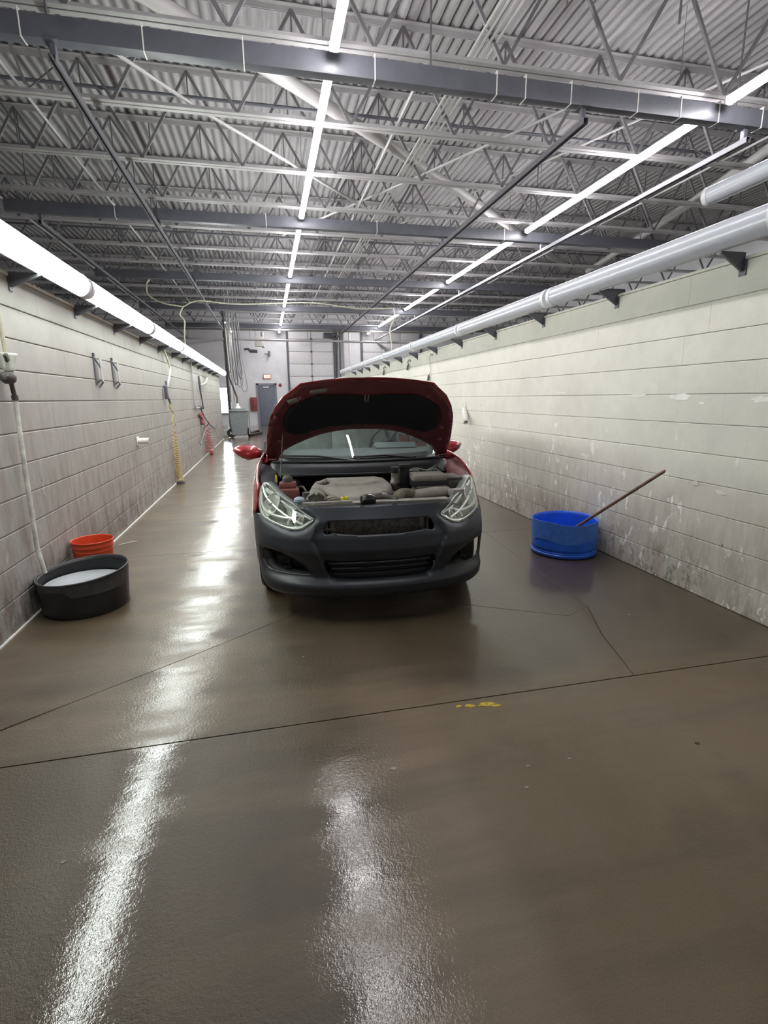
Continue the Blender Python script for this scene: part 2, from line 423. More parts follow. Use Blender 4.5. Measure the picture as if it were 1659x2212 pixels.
# outer walls, corrugated roof deck
def wall(name, c, s, mat='white_wall'): return struct(MB().box(c, s).build(name, mat))
wall('wall_far', ((BW + BE) / 2, YF + .1, 3.2), (BE - BW, 0.2, 6.6))
wall('wall_outer_left', (BW - .1, 12.8, 3.2), (0.2, 34, 6.6))
wall('wall_outer_right', (BE + .1, 12.8, 3.2), (0.2, 34, 6.6))
wall('wall_back', ((BW + BE) / 2, -4.1, 3.2), (BE - BW, 0.2, 6.6))
ZD = 6.36
mb = MB(); prof = []
x = BW
while x < BE:
    prof += [(x, 0), (x + .062, 0), (x + .078, .04), (x + .136, .04)]; x += .152
prof = [(p[0], ZD + p[1]) for p in prof]
n = len(prof); vs = [(a, y, z) for y in (-4.0, YF + .1) for a, z in prof]
mb.add(vs, [(i, i + 1, n + i + 1, n + i) for i in range(n - 1)])
struct(mb.build('ceiling', 'deck', angle=20, solid=0.006, off=1))

# open-web roof joists across the building
ZB, ZT, PAN = 5.05, 6.34, 1.5
def mesh_of(mb, mat, angle=40):
    o = mb.build('t', mat, None, angle); me = o.data; bpy.data.objects.remove(o); return me
def angles(z, up):
    m = MB()
    for s in (-1, 1):
        m.box(((BW + BE) / 2, s * .012, z + up * .032), (BE - BW, .007, .064))
        m.box(((BW + BE) / 2, s * .042, z), (BE - BW, .062, .008))
    return m
ME_BOT = mesh_of(angles(0, 1), 'steel'); ME_TOP = mesh_of(angles(0, -1), 'steel')
dz = ZT - ZB
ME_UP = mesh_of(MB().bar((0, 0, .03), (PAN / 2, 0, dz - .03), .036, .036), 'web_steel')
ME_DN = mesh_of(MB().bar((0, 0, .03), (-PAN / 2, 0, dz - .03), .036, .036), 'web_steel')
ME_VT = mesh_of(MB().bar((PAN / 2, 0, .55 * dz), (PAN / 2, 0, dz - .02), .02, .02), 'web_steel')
JY = [6.28 + 1.6 * k for k in range(15)]
ordn = ['nearest', 'second', 'third', 'fourth', 'fifth', 'sixth', 'seventh', 'eighth', 'ninth', 'tenth', 'eleventh', 'twelfth', 'thirteenth', 'fourteenth', 'farthest']
for k, y in enumerate(JY):
    lab = 'grey open-web steel roof joist, %s from the camera' % ordn[k] if 0 < k < 14 else 'grey open-web steel roof joist, %s the camera' % ('nearest to' if k == 0 else 'farthest from')
    j = thing('roof_joist', lab, 'joist', (0, y, ZB), group='open-web roof joists')
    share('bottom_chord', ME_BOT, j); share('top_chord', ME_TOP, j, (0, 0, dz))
    x = BW + .35
    reach = (-3.2 - .42 * (y - 6.3), 7.6 + .62 * (y - 6.3))     # what can be seen past the walls
    while x < BE - .8:
        if reach[0] - 1 < x < reach[1] + 1:
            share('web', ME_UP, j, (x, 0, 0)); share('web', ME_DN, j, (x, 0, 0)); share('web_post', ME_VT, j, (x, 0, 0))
        x += PAN

# dark cross beams hung from the roof, every 5 m, carrying the rails
BY = [6.17 + 5.0 * k for k in range(5)]; ZBM = 4.80
for k, y in enumerate(BY):
    b = thing('cross_beam', 'dark grey steel cross beam hung below the joists, %s' % (['nearest, with white ties', 'second from the camera', 'third from the camera', 'fourth from the camera', 'farthest from the camera'][k]), 'beam', (0, y, ZBM), group='cross beams')
    x0, x1 = [(-6, 12), (-4.3, 9.8), (-4.3, 12), (-4.3, 12), (-4.3, 12)][k]
    MB().box(((x0 + x1) / 2, 0, 0), (x1 - x0, .13, .20), bev=.012).build('beam_tube', 'beam', b)
    if k < 2:
        MB().tube([(x0, .03, .112), (-.5, .035, .116), (2, .02, .112), (x1, .03, .114)], .010, 6).build('conduit', 'steel_light', b)
        for xx in ([-2.0, -.95, -.02, 1.32, 2.7, 3.05, 3.62, 4.5, 5.1, 5.65, 6.3] if k == 0 else [-2.5, .2, 2.4, 5.2]):
            MB().box((xx, 0, .012), (.012, .138, .236)).build('cable_tie', 'white_plastic', b)
    for xx in (-1.78, 1.95, 5.95, 8.6, -3.9):
        if x0 < xx < x1: MB().cyl((xx, 0, .1), (xx, 0, ZD - ZBM), .011, 6).build('hanger_rod', 'rod', b)

# rails along the bay, on brackets under the beams
for X, lab in ((-1.76, 'dark steel channel rail overhead above the left block wall, starting at the nearest beam'), (3.82, 'steel channel rail overhead between the two right light rows'), (6.12, 'dark steel channel rail just beside the right-hand row of lights'), (-3.75, 'dark steel channel rail overhead, leftmost of the rails')):
    t = thing('overhead_rail', lab, 'rail', (X, BY[0], 0), group='overhead rails')
    y0 = -.08 if X > -3 else 4.9
    m = MB(); L = 23.0; yc = y0 + (L - y0) / 2; ln = L - y0
    m.box((0, yc, 4.575), (.06, ln, .006)).box((-.030, yc, 4.545), (.005, ln, .065)).box((.030, yc, 4.545), (.005, ln, .065)).box((-.02, yc, 4.513), (.016, ln, .005)).box((.02, yc, 4.513), (.016, ln, .005))
    m.build('channel', 'rod', t)
    for k, y in enumerate(BY):
        if y - BY[0] < y0 - .5: continue
        MB().box((0, y - BY[0], 4.64), (.05, .06, .125), bev=.004).box((0, y - BY[0], 4.70), (.12, .16, .008)).build('bracket', 'beam', t)

# lit light rows between the beams
def strip_light(X, y0, y1, z, label, group, mat='lit_cool'):
    t = thing('strip_light', label, 'light', (X, y0, z), group=group); ln = y1 - y0
    MB().box((0, ln / 2, .068), (.05, ln, .045), bev=.01).build('housing', 'housing', t)
    m = MB(); prof = [(.048 * math.cos(a), -.045 * math.sin(a) + .028) for a in np.linspace(-.6, math.pi + .6, 13)]
    m.prism(prof, 0.012, ln - .012, lambda a, b, c: (a, c, b)).build('diffuser', mat, t)
    for e in (0, ln): MB().box((0, e, .035), (.10, .022, .09), bev=.008).build('end_cap', 'housing', t)
    for e in (.5, ln - .5): MB().cyl((0, e, .07), (0, e, ZD - z + .01), .004, 6).build('hanger', 'rod', t)
    return t
nth = ['nearest', 'second', 'third', 'fourth', 'fifth']
segs = [(1.45, BY[0] - .18)] + [(BY[k] + .18, BY[k] + 4.82) for k in range(4)] + [(BY[4] + .18, 28.9)]
for k, (a, b) in enumerate(segs):
    strip_light(.875, a, b, 4.84, 'lit strip light in the row over the car, %s' % ('cut by the top frame edge' if k == 0 else ['first past the nearest beam', 'second past the nearest beam', 'third past the nearest beam', 'fourth past the nearest beam', 'last before the far wall'][k - 1]), 'strip lights over the car')
for k, (a, b) in enumerate(segs):
    if k == 5: a, b = 26.4, 28.9
    strip_light(5.66, a, b, 4.84, 'lit white strip light in the right-hand row, %s' % ('cut by the right edge of the frame' if k == 0 else ['first past the nearest beam', 'second past the nearest beam', 'third past the nearest beam', 'fourth past the nearest beam', 'last before the far wall'][k - 1]), 'strip lights of the right-hand row')

# tube fixtures along the wall tops
def tube_fixture(name, X, y0, ln, z, lit, label, group, side):
    # half-round diffuser towards the room, closed steel tray at the back
    t = thing(name, label, 'light', (X, y0, z), group=group)
    r = .085
    arc = lambda a0, a1, k: [(side * k * r * .85 * math.cos(a), k * r * math.sin(a)) for a in np.linspace(R(a0), R(a1), 16)]
    MB().prism(arc(-98, 112, 1.0), .05, ln - .05, lambda a, b, c: (a, c, b)).build('diffuser', 'lit_left' if lit else 'lens_off', t)
    mb = MB(); P = arc(108, 264, 1.03); n = len(P)
    mb.add([(p[0], y, p[1]) for y in (.03, ln - .03) for p in P], [(i, i + 1, n + i + 1, n + i) for i in range(n - 1)]).build('back_tray', 'housing', t, solid=.003)
    full = [(r * .89 * math.cos(a), r * 1.05 * math.sin(a)) for a in np.linspace(0, 2 * math.pi, 20, endpoint=False)]
    for (a, b) in ((0, .055), (ln - .055, ln)): MB().prism(full, a, b, lambda p, q, c: (p, c, q)).build('end_cap', 'housing', t)
    return t
def wall_bracket(X, y, side, reach, zt, label, grp):
    t = thing('light_bracket', label, 'bracket', (X, y, 0), group=grp)
    MB().prism([(0, 2.165), (.012, 2.165), (reach, zt - .012), (reach, zt), (0, zt)], -.008, .008, lambda a, b, c: (side * (a + .0035), c, b)).build('gusset', 'beam', t)
    MB().box((side * .0045, 0, 2.185), (.006, .05, .09)).build('plate', 'beam', t)
cnt = ['nearest', 'second', 'third', 'fourth', 'fifth', 'sixth', 'seventh', 'eighth', 'ninth', 'tenth', 'eleventh', 'twelfth', 'thirteenth']
cards = ['nearest', 'second nearest', 'third nearest', 'fourth nearest', 'fifth nearest', 'sixth nearest', 'seventh nearest', 'farthest']
YL = 2.49
for k in range(7):
    tube_fixture('tube_light', XL + .19, YL + 2.49 * k, 2.45, 2.345, True, 'lit white tube light on top of the left block wall, %s' % ('farthest' if k == 6 else cards[k]), 'lit tube lights on the left wall', 1)
for k in range(8):
    tube_fixture('unlit_tube_light', XR - .17, 0.02 + 2.42 * k + .03, 2.36, 2.365, False, 'unlit white tube light on top of the right block wall, %s' % cards[k], 'unlit tube lights on the right wall', -1)
for k in range(13):
    wall_bracket(XL, 2.87 + 1.22 * k, 1, .20, 2.256, 'steel bracket under the lit tube lights on the left wall, %s from the camera' % cnt[k], 'left light brackets')
for k in range(13):
    wall_bracket(XR, 2.86 + 1.2 * k, -1, .18, 2.276, 'steel bracket under the unlit tube lights on the right wall, %s from the camera' % cnt[k], 'right light brackets')
tube_fixture('unlit_tube_light', 4.55, 2.0, 2.95, 3.40, False, 'unlit white tube fixture hanging over the next bay, cut by the right edge', 'unlit tube lights of the next bay', -1)

# ---------------------------------------------------------------- the car (local: u to the image right, v towards its tail, w up; nose at the origin)
M['red'] = plain('red_car_paint', (0.30, 0.018, 0.02), 0.35, 0.1, var=0.05, coat=1.0)
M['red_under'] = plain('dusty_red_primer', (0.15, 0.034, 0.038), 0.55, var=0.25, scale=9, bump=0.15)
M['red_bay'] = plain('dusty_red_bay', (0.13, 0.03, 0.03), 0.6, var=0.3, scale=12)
M['bumper'] = plain('bare_charcoal_bumper', (0.027, 0.031, 0.039), 0.44, var=0.15, scale=6, bump=0.12)
M['dark_trim'] = plain('dark_trim', (0.012, 0.0125, 0.014), 0.5)
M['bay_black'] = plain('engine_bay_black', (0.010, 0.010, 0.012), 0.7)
M['cowl'] = plain('dusty_cowl_plastic', (0.0135, 0.0145, 0.018), 0.55, var=0.3, scale=9, bump=0.2)
M['felt'] = plain('black_felt', (0.0085, 0.009, 0.012), 0.9, bump=0.5)
M['cover_grey'] = plain('dusty_engine_cover', (0.25, 0.23, 0.20), 0.7, var=0.2, scale=10, bump=0.15)
M['dusty_black'] = plain('dusty_black_plastic', (0.085, 0.078, 0.066), 0.7, var=0.35, scale=14, bump=0.2)
M['dusty_metal'] = plain('dusty_metal', (0.24, 0.22, 0.185), 0.55, 0.5, var=0.35, scale=18)
M['bar_grey'] = plain('dusty_grey_support', (0.30, 0.285, 0.26), 0.6, var=0.25, scale=15)
M['hose'] = plain('dusty_rubber_hose', (0.14, 0.125, 0.09), 0.7, var=0.3, scale=12)
M['silver'] = plain('silver_reflector', (0.82, 0.84, 0.82), 0.25, 0.12, var=0.1)
M['housing_grey'] = plain('headlight_housing', (0.24, 0.255, 0.235), 0.35, 0.3)
M['amber'] = plain('amber_bulb_cover', (0.42, 0.20, 0.12), 0.35)
M['lens'] = clear('headlight_lens', (0.96, 0.97, 0.95), 0.03, 1.5, 0.045, (0.75, 0.80, 0.70))
M['glass'] = clear('car_glass', (0.80, 0.88, 0.85), 0.0, 1.52, 0.055, (0.42, 0.50, 0.47))  # pale green body stands in for hazy ceiling reflections
M['tank_red'] = plain('maroon_reservoir', (0.21, 0.072, 0.064), 0.5, var=0.25)
M['yellow'] = plain('yellow_plastic', (0.75, 0.62, 0.03), 0.4)
M['blue_cap'] = plain('pale_blue_cap', (0.32, 0.37, 0.45), 0.5)
M['sticker'] = plain('grey_sticker', (0.27, 0.25, 0.24), 0.5)
M['radiator'] = plain('radiator_core', (0.13, 0.12, 0.105), 0.6, 0.4, var=0.4, scale=40)
M['alu'] = plain('alloy_rim', (0.45, 0.45, 0.46), 0.3, 0.9)
M['seat'] = plain('seat_fabric', (0.30, 0.315, 0.31), 0.85, bump=0.3)
M['dash'] = plain('dashboard_plastic', (0.10, 0.11, 0.115), 0.55)
M['mirror'] = plain('mirror_glass', (0.85, 0.87, 0.88), 0.02, 1.0, var=0.0)
M['chrome'] = plain('bright_metal', (0.6, 0.6, 0.6), 0.15, 1.0)

CAR_LOC = (0.655, 2.99, 0.0); CAR_YAW = -R(3.3)
car = thing('car', 'small red car with its bonnet open and a bare charcoal front bumper', 'car', CAR_LOC, CAR_YAW)
PL = [(0, 0), (.2, .010), (.4, .046), (.55, .102), (.67, .185), (.755, .295), (.805, .45), (.825, .62), (.84, .8), (.85, 1.2), (.85, 3.0), (.835, 3.6), (.79, 3.95), (.7, 4.12), (.5, 4.22), (.25, 4.26), (0, 4.27)]
CUR = np.array(smooth_curve(PL, 24)); ARC = np.concatenate([[0], np.cumsum(np.linalg.norm(np.diff(CUR, axis=0), axis=1))])
NW = np.array([(.12, .14), (.15, .075), (.18, .02), (.21, -.005), (.252, -.012), (.262, -.009), (.302, .036), (.40, .020), (.48, .0), (.56, .015), (.63, .055), (.70, .105), (.76, .145), (.82, .185), (.9, .235), (.98, .29), (1.05, .35)])
AW = np.array([(.12, .93), (.15, .96), (.2, .985), (.35, .995), (.5, 1), (.65, 1), (.8, .98), (.9, .95), (.98, .91), (1.05, .87)])
def smooth_tab(T, n=200, k=5):
    x = np.linspace(T[0, 0], T[-1, 0], n); y = np.interp(x, T[:, 0], T[:, 1]); ker = np.ones(k) / k
    yp = np.pad(y, k // 2, mode='edge'); return x, np.convolve(yp, ker, 'valid')
NX, NY = smooth_tab(NW, 400, 3); AX, AY = smooth_tab(AW, 300, 13)
def S(s, w, inset=0.0):
    """body skin: s = distance round the car from the nose centre, w = height"""
    sg = 1 if s >= 0 else -1; a = abs(s)
    u = np.interp(a, ARC, CUR[:, 0]); v = np.interp(a, ARC, CUR[:, 1])
    if inset:
        e = 0.01; du = np.interp(a + e, ARC, CUR[:, 0]) - np.interp(a - e, ARC, CUR[:, 0]); dv = np.interp(a + e, ARC, CUR[:, 1]) - np.interp(a - e, ARC, CUR[:, 1])
        l = math.hypot(du, dv) + 1e-9; u -= dv / l * inset; v += du / l * inset
    fw = max(0.0, 1 - max(0.0, a - .75) / .7)
    return (sg * u * np.interp(w, AX, AY), v + np.interp(w, NX, NY) * fw, w)
def s_of_v(v): 
    k = np.argmax(CUR[:, 1]); i = np.searchsorted(CUR[:k, 1], v); return float(np.interp(v, CUR[:k + 1, 1], ARC[:k + 1]))
def mir(P): return [(-a, b) for a, b in P][::-1]
def both(P): return P + mir(P)

HLO = [(.418, .668), (.452, .642), (.502, .617), (.562, .609), (.622, .616), (.715, .634), (.800, .650), (.875, .674), (.935, .720), (.945, .775), (.945, .836), (.865, .866), (.783, .850), (.712, .820), (.640, .787), (.572, .757), (.505, .718), (.457, .690)]
UG = [(0, .576), (.13, .578), (.23, .584), (.30, .592), (.345, .583), (.366, .590), (.362, .615), (.345, .648), (.315, .664), (.22, .667), (.10, .664), (0, .664)]
LGO = [(0, .288), (.17, .290), (.30, .296), (.335, .312), (.362, .36), (.372, .400), (.362, .420), (.19, .414), (0, .412)]
FOG = [(.462, .326), (.527, .321), (.643, .320), (.748, .319), (.835, .332), (.888, .372), (.892, .445), (.855, .466), (.759, .470), (.667, .461), (.570, .423), (.502, .380)]
HEX = both([(.35, .672), (.40, .64), (.445, .548), (.325, .285)])
def arch(v0, n=20, r=.345, w0=.30, a0=-20, a1=200): return [(s_of_v(v0 - r * math.cos(R(a))), w0 + r * math.sin(R(a))) for a in np.linspace(a0, a1, n)]
ARCHF = [p for p in arch(.84, 40) if True]
# bumper cover
edge = [(.766, .186), (.85, .213), (.912, .250), (.965, .30)] + [p for p in arch(.86, 30, .385, .30, -25, 52) if p[1] > .345]
btop = [(0, .752), (.2, .751), (.35, .745), (.47, .742), (.53, .738)]
half = [(0, .172), (.4, .172), (.64, .174)] + edge + [(edge[-1][0] + .01, .60)] + [(.95, .668)] + HLO[:8][::-1] + [(.457, .692), (.505, .72)] + btop[::-1]
bump_o = half + [(-a, b) for a, b in half[::-1][1:-1]]
hexp = np.array(HEX)
def bump_fn(s, w):
    p = np.array([[s, w]]); inn = inside(hexp, p)[0]; d = sdist(hexp, p)[0]; sd = d if inn else -d
    rec = 0.024 * min(1, max(0, (sd + .006) / .013)) if w > .27 else 0.0
    if w > .60: rec *= max(0.0, 1 - (w - .60) / .06) 
    fo = np.array(FOG if s > 0 else mir(FOG)); fi = inside(fo, p)[0]; fd = sdist(fo, p)[0]
    rec += 0.016 * max(0.0, 1 - fd / .035)
    hd = sdist(np.array(HLO if s > 0 else mir(HLO)), p)[0]; rec += 0.014 * max(0.0, 1 - hd / .03)
    return S(s, w, rec)
b = sheet(bump_fn, bump_o, [both(UG[1:-1]), both(LGO[1:-1]), FOG, mir(FOG)], 0.0125).build('front_bumper', 'bumper', car, angle=50, solid=0.006, off=0)
# openings: dark grille slats, fog pockets, radiator behind
for k, w in enumerate((.392, .357, .322)):
    hw = .345 - .018 * k
    MB().tube([S(x, w, .034) for x in np.linspace(-hw, hw, 26)], .0065, 6).build('grille_slat', 'bumper', b)
    MB().tube([(p_[0], p_[1], p_[2] + .012) for p_ in [S(x, w, .062) for x in np.linspace(-hw, hw, 26)]], .011, 6).build('grille_slat_web', 'dark_trim', b)
sheet(lambda s, w: S(s, w, .10), both([(0, .26), (.40, .26), (.42, .45), (0, .45)][1:3]), (), .05).build('grille_backing', 'bay_black', b)
for sg in (1, -1):
    f = FOG if sg > 0 else mir(FOG)
    pocket = [(a, w) for a, w in f]
    mb = MB(); n = len(pocket); ring0 = [S(a, w, .012) for a, w in pocket]; ca = np.mean([a for a, _ in pocket]); ring1 = [S(a + (ca - a) * .25, w + (.39 - w) * .2, .09) for a, w in pocket]
    mb.add(ring0 + ring1, [(i, (i + 1) % n, n + (i + 1) % n, n + i) for i in range(n) if sg < 0 or not (pocket[i][0] > .74 or pocket[(i + 1) % n][0] > .74)])
    mb.build('fog_pocket', 'bay_black', b, solid=.003)
    sheet(lambda s, w: S(s, w, .085), [(ca + (a - ca) * .76, .39 + (w - .39) * .8) for a, w in pocket if (sg < 0 or abs(a) < .70)], (), .03).build('fog_panel', 'bay_black', b, solid=.003)
    c0 = S(sg * .66, .385, .075)
    MB().box(c0, (.012, .03, .09), bev=.003).box((c0[0] + sg * .012, c0[1] - .01, c0[2] - .04), (.05, .02, .014), bev=.003).build('fog_lamp_bracket', 'cowl', b)
# crease ribs beside the upper grille and radiator behind it
MB().box((0, .21, .56), (.62, .035, .30), bev=.006).build('radiator', 'radiator', car)
for sg in (1, -1):
    MB().box((sg * .30, .185, .60), (.03, .03, .20), bev=.005).cyl((sg * .335, .19, .50), (sg * .335, .19, .70), .014, 10).build('radiator_tank', 'dusty_metal', car)
MB().box((0, .24, .62), (1.1, .05, .20), bev=.01).build('cross_member', 'bay_black', car)
MB().bar((-.42, .15, .605), (-.28, .15, .598), .012, .012).build('grille_strut', 'dusty_metal', car)

# headlights
for sg in (1, -1):
    P = HLO if sg > 0 else mir(HLO)
    hl = sheet(lambda s, w: S(s, w, .002), P, (), .025).build('headlight', 'lens', car, solid=.003, off=0)
    cs = .70 * sg; cw = .72
    sheet(lambda s, w: S(s, w, .055 if .0 < abs(s) else 0), P, (), .03).build('reflector_housing', 'housing_grey', hl)
    mb = MB(); n = len(P); r0 = [S(a, w, .004) for a, w in P]; r1 = [S(a, w, .056) for a, w in P]
    mb.add(r0 + r1, [(i, (i + 1) % n, n + (i + 1) % n, n + i) for i in range(n)]).build('housing_rim', 'housing_grey', hl, solid=.002)
    def on(pts, r, name, mat, ins=.018):
        q = smooth_curve([(sg * a, w) for a, w in pts], 6); MB().tube([S(a, w, ins) for a, w in q], r, 6).build(name, mat, hl)
    on([(.93, .80), (.90, .735), (.84, .70), (.76, .683), (.68, .675), (.60, .672), (.55, .68)], 0.0090, 'lamp_bezel', 'silver')
    on([(.93, .845), (.85, .79), (.76, .745), (.67, .705), (.58, .668), (.50, .640)], 0.0083, 'light_guide', 'silver')
    on([(.84, .83), (.74, .80), (.64, .755), (.56, .715), (.49, .685)], 0.0075, 'upper_trim', 'silver')
    on([(.44, .670), (.50, .69), (.56, .682), (.60, .655), (.605, .632)], 0.0075, 'signal_bezel', 'silver')
    on([(.60, .617), (.52, .624), (.45, .655)], 0.0075, 'signal_lower_bezel', 'silver')
    q = smooth_curve([((cs - (cs - a) * .965), .74 + (w - .74) * .95) for a, w in P], 3, closed=True)
    MB().tube([S(a, w, .014) for a, w in q], .0055, 6, closed=True).build('outline_trim', 'silver', hl)
    on([(.93, .82), (.80, .80), (.70, .765), (.62, .73), (.56, .70)], .016, 'inner_shelf', 'silver', .04)
    # main reflector bowl with bulb
    c = Vector(S(sg * .76, .735, .03)); nrm = Vector(S(sg * .76, .735, -.05)) - Vector(S(sg * .76, .735, .03)); nrm.z += .02; nrm.normalize()
    rot = Vector((0, 0, 1)).rotation_difference(nrm).to_matrix()
    mb = MB(); mb.lathe([(.004, -.020), (.038, -.015), (.066, .004), (.073, .016), (.076, .016), (.069, .0), (.038, -.025)], (0, 0, 0), 24, squash=(1.25, .85))
    mb.v = [tuple(rot @ Vector(p) + c) for p in mb.v]; mb.build('reflector_bowl', 'silver', hl)
    mb = MB(); mb.lathe([(.0001, .03), (.012, .026), (.014, .0), (.014, -.01)], (0, 0, 0), 12); mb.v = [tuple(rot @ Vector(p) + c) for p in mb.v]; mb.build('bulb_shield', 'chrome', hl)
    c = Vector(S(sg * .53, .648, .035)); mb = MB(); mb.lathe([(.0001, -.02), (.03, -.012), (.042, .008)], (0, 0, 0), 18, squash=(1.3, .6)); mb.v = [tuple(rot @ Vector(p) + c) for p in mb.v]; mb.build('signal_reflector', 'silver', hl, solid=.002)
    mb = MB(); mb.lathe([(.0001, .02), (.012, .014), (.013, -.012)], (0, 0, 0), 12); mb.v = [tuple(rot @ Vector(p) + c) for p in mb.v]; mb.build('signal_bulb', 'amber', hl)

# side panels
BELT = [(.95, .848), (1.15, .90), (1.4, .945), (1.72, .972)]
def panel(P, name, mat='red', step=.05, holes=(), parts=None):
    out = []
    for sg in (1, -1):
        Q = P if sg > 0 else mir(P); H = [h if sg > 0 else mir(h) for h in holes]
        out.append(sheet(lambda s, w: S(s, w), Q, H, step).build(name, mat, car, solid=.012, off=-1 if sg > 0 else 1, angle=50))
    return out
af = [p for p in arch(.86, 40, .345, .30, 58, 200) if p[1] > .2]
sD0, sD1, sD2 = s_of_v(1.38), s_of_v(2.42), s_of_v(3.25)
fend = [(edge[-1][0] + .012, .604)] + af + [(sD0 - .05, .2), (sD0 - .006, .24), (sD0 - .006, .985), (1.72, .975), (1.45, .95), (1.2, .915), (1.02, .868), (.945, .842), (.952, .775), (.942, .720), (.955, .672)]
panel(fend, 'fender', step=.04)
panel([(sD0 + .004, .24), (sD1 - .004, .24), (sD1 - .004, 1.005), (sD0 + .004, .985)], 'front_door')
ar = arch(3.42, 30, .345, .30, -20, 200); ar = [p for p in ar if p[1] > .24]
rd = [(sD1 + .004, .24)] + [p for p in ar if p[0] < sD2 - .01] + [(sD2 - .004, 1.02), (sD1 + .004, 1.005)]
panel(rd, 'rear_door')
panel([p for p in ar if p[0] > sD2 + .01] + [(s_of_v(3.9), .22), (ARC[-1], .25), (ARC[-1], .98), (s_of_v(4.0), 1.02), (sD2 + .004, 1.02)], 'rear_quarter', step=.07)
for sg in (1, -1):
    MB().box((sg * .80, 2.15, .21), (.10, 1.85, .09), bev=.02).build('sill', 'red', car)
    MB().tube([(sg * .855, 1.44 + .98, .88), (sg * .872, 2.26, .885), (sg * .855, 2.16, .88)], .012, 8).build('door_handle', 'red', car)
MB().box((0, 2.35, .26), (1.2, 3.3, .05)).build('underbody', 'bay_black', car)
# wheels
tp = [(.205, -.085), (.235, -.1), (.28, -.102), (.298, -.085), (.302, -.05), (.302, .05), (.298, .085), (.28, .102), (.235, .1), (.205, .085)]
def wheel(u, v, sg):
    w = bpy.data.objects.new('wheel', None); COL.objects.link(w); w.parent = car; w.location = (u, v, .302)
    MB().lathe(tp, (0, 0, 0), 40, 'X').build('tyre', 'rubber', w, angle=30)
    MB().lathe([(.206, -.08), (.19, -.05), (.19, .06), (.206, .085)], (0, 0, 0), 32, 'X').lathe([(.0001, sg * .055), (.05, sg * .058), (.055, sg * .03)], (0, 0, 0), 16, 'X').build('rim', 'alu', w, solid=.006)
    mb = MB()
    for k in range(7):
        a = 2 * math.pi * k / 7; mb.bar((sg * .045, .04 * math.cos(a), .04 * math.sin(a)), (sg * .06, .195 * math.cos(a), .195 * math.sin(a)), .035, .018, up=(1, 0, 0))
    mb.build('spokes', 'alu', w)
for sg in (1, -1):
    for v in (.86, 3.42): wheel(sg * .705, v, sg)
for sg in (1, -1):
    mb = MB(); q = np.linspace(35, 205, 16); ring = [(.86 - .36 * math.cos(R(a)), .30 + .36 * math.sin(R(a))) for a in q]
    mb.add([(sg * .60, a, b) for a, b in ring] + [(sg * .815, a, b) for a, b in ring], [(i, i + 1, 16 + i + 1, 16 + i) for i in range(15)]); mb.build('wheel_liner', 'bay_black', car, solid=.004)

# cabin: windscreen, pillars, roof, glass
def ws(a, t): # a -1..1 across, t 0 base .. 1 roof
    hw = .705 - .135 * t; u = a * hw
    return (u, .955 + .30 * a * a * (1 - .5 * t) + t * .98 + .04 * math.sin(math.pi * t) * -1, .925 + .485 * t - .05 * (1 - t) * 0 + .035 * math.sin(math.pi * t) - .02 * a * a * t)
mb = MB(); N, T = 24, 14
mb.add([ws(-1 + 2 * i / N, j / T) for j in range(T + 1) for i in range(N + 1)], [(j * (N + 1) + i, j * (N + 1) + i + 1, (j + 1) * (N + 1) + i + 1, (j + 1) * (N + 1) + i) for j in range(T) for i in range(N)])
wso = mb.build('windscreen', 'glass', car, angle=60)
def band(fa, fb, n, name, parent, ins=.004):
    mb = MB(); A = [fa(i / n) for i in range(n + 1)]; B = [fb(i / n) for i in range(n + 1)]
    mb.add([(p[0], p[1] + ins, p[2] - ins) for p in A + B], [(i, i + 1, n + 2 + i, n + 1 + i) for i in range(n)]); return mb.build(name, 'dark_trim', parent, solid=.001)
band(lambda t: ws(-1 + 2 * t, 0), lambda t: ws(-1 + 2 * t, .085), 24, 'lower_frit', wso)
for sg in (1, -1): band(lambda t: ws(sg, t), lambda t: ws(sg * .90, t), 14, 'side_frit', wso)
for sg in (1, -1):
    pts = [ws(sg * 1.03, t) for t in np.linspace(-.06, 1.02, 12)]
    MB().tube(pts, [.042 - .008 * k / 11 for k in range(12)], 8).build('windscreen_pillar', 'red', car)
def roof(a, t):
    hw = .57 - .02 * math.sin(math.pi * t) * -1; e = ws(a, 1.0)
    return (a * hw, e[1] + (3.25 - e[1]) * t, e[2] + .055 * math.sin(math.pi * (.15 + .75 * t)) - .025 + .0 - .03 * a * a)
mb = MB(); N, T = 16, 12
mb.add([roof(-1 + 2 * i / N, j / T) for j in range(T + 1) for i in range(N + 1)], [(j * (N + 1) + i, j * (N + 1) + i + 1, (j + 1) * (N + 1) + i + 1, (j + 1) * (N + 1) + i) for j in range(T) for i in range(N)])
mb.build('roof', 'red', car, solid=.02, angle=60)
def rear(a, t):
    A = roof(a, 1.0); B = (a * .66, 4.02 - .12 * a * a, 1.03 - .02 * a * a); return tuple(A[k] + (B[k] - A[k]) * t + (.03 * math.sin(math.pi * t) if k == 2 else 0) for k in range(3))
mb = MB(); mb.add([rear(-1 + 2 * i / N, j / T) for j in range(T + 1) for i in range(N + 1)], [(j * (N + 1) + i, j * (N + 1) + i + 1, (j + 1) * (N + 1) + i + 1, (j + 1) * (N + 1) + i) for j in range(T) for i in range(N)])
mb.build('rear_window', 'glass', car, angle=60)
mb = MB(); mb.add([(-.68, 3.95, 1.02), (.68, 3.95, 1.02), (.66, 4.2, 1.0), (-.66, 4.2, 1.0), (.55, 4.26, .9), (-.55, 4.26, .9)], [(0, 1, 2, 3), (3, 2, 4, 5)]); mb.build('boot_lid', 'red', car, solid=.02)
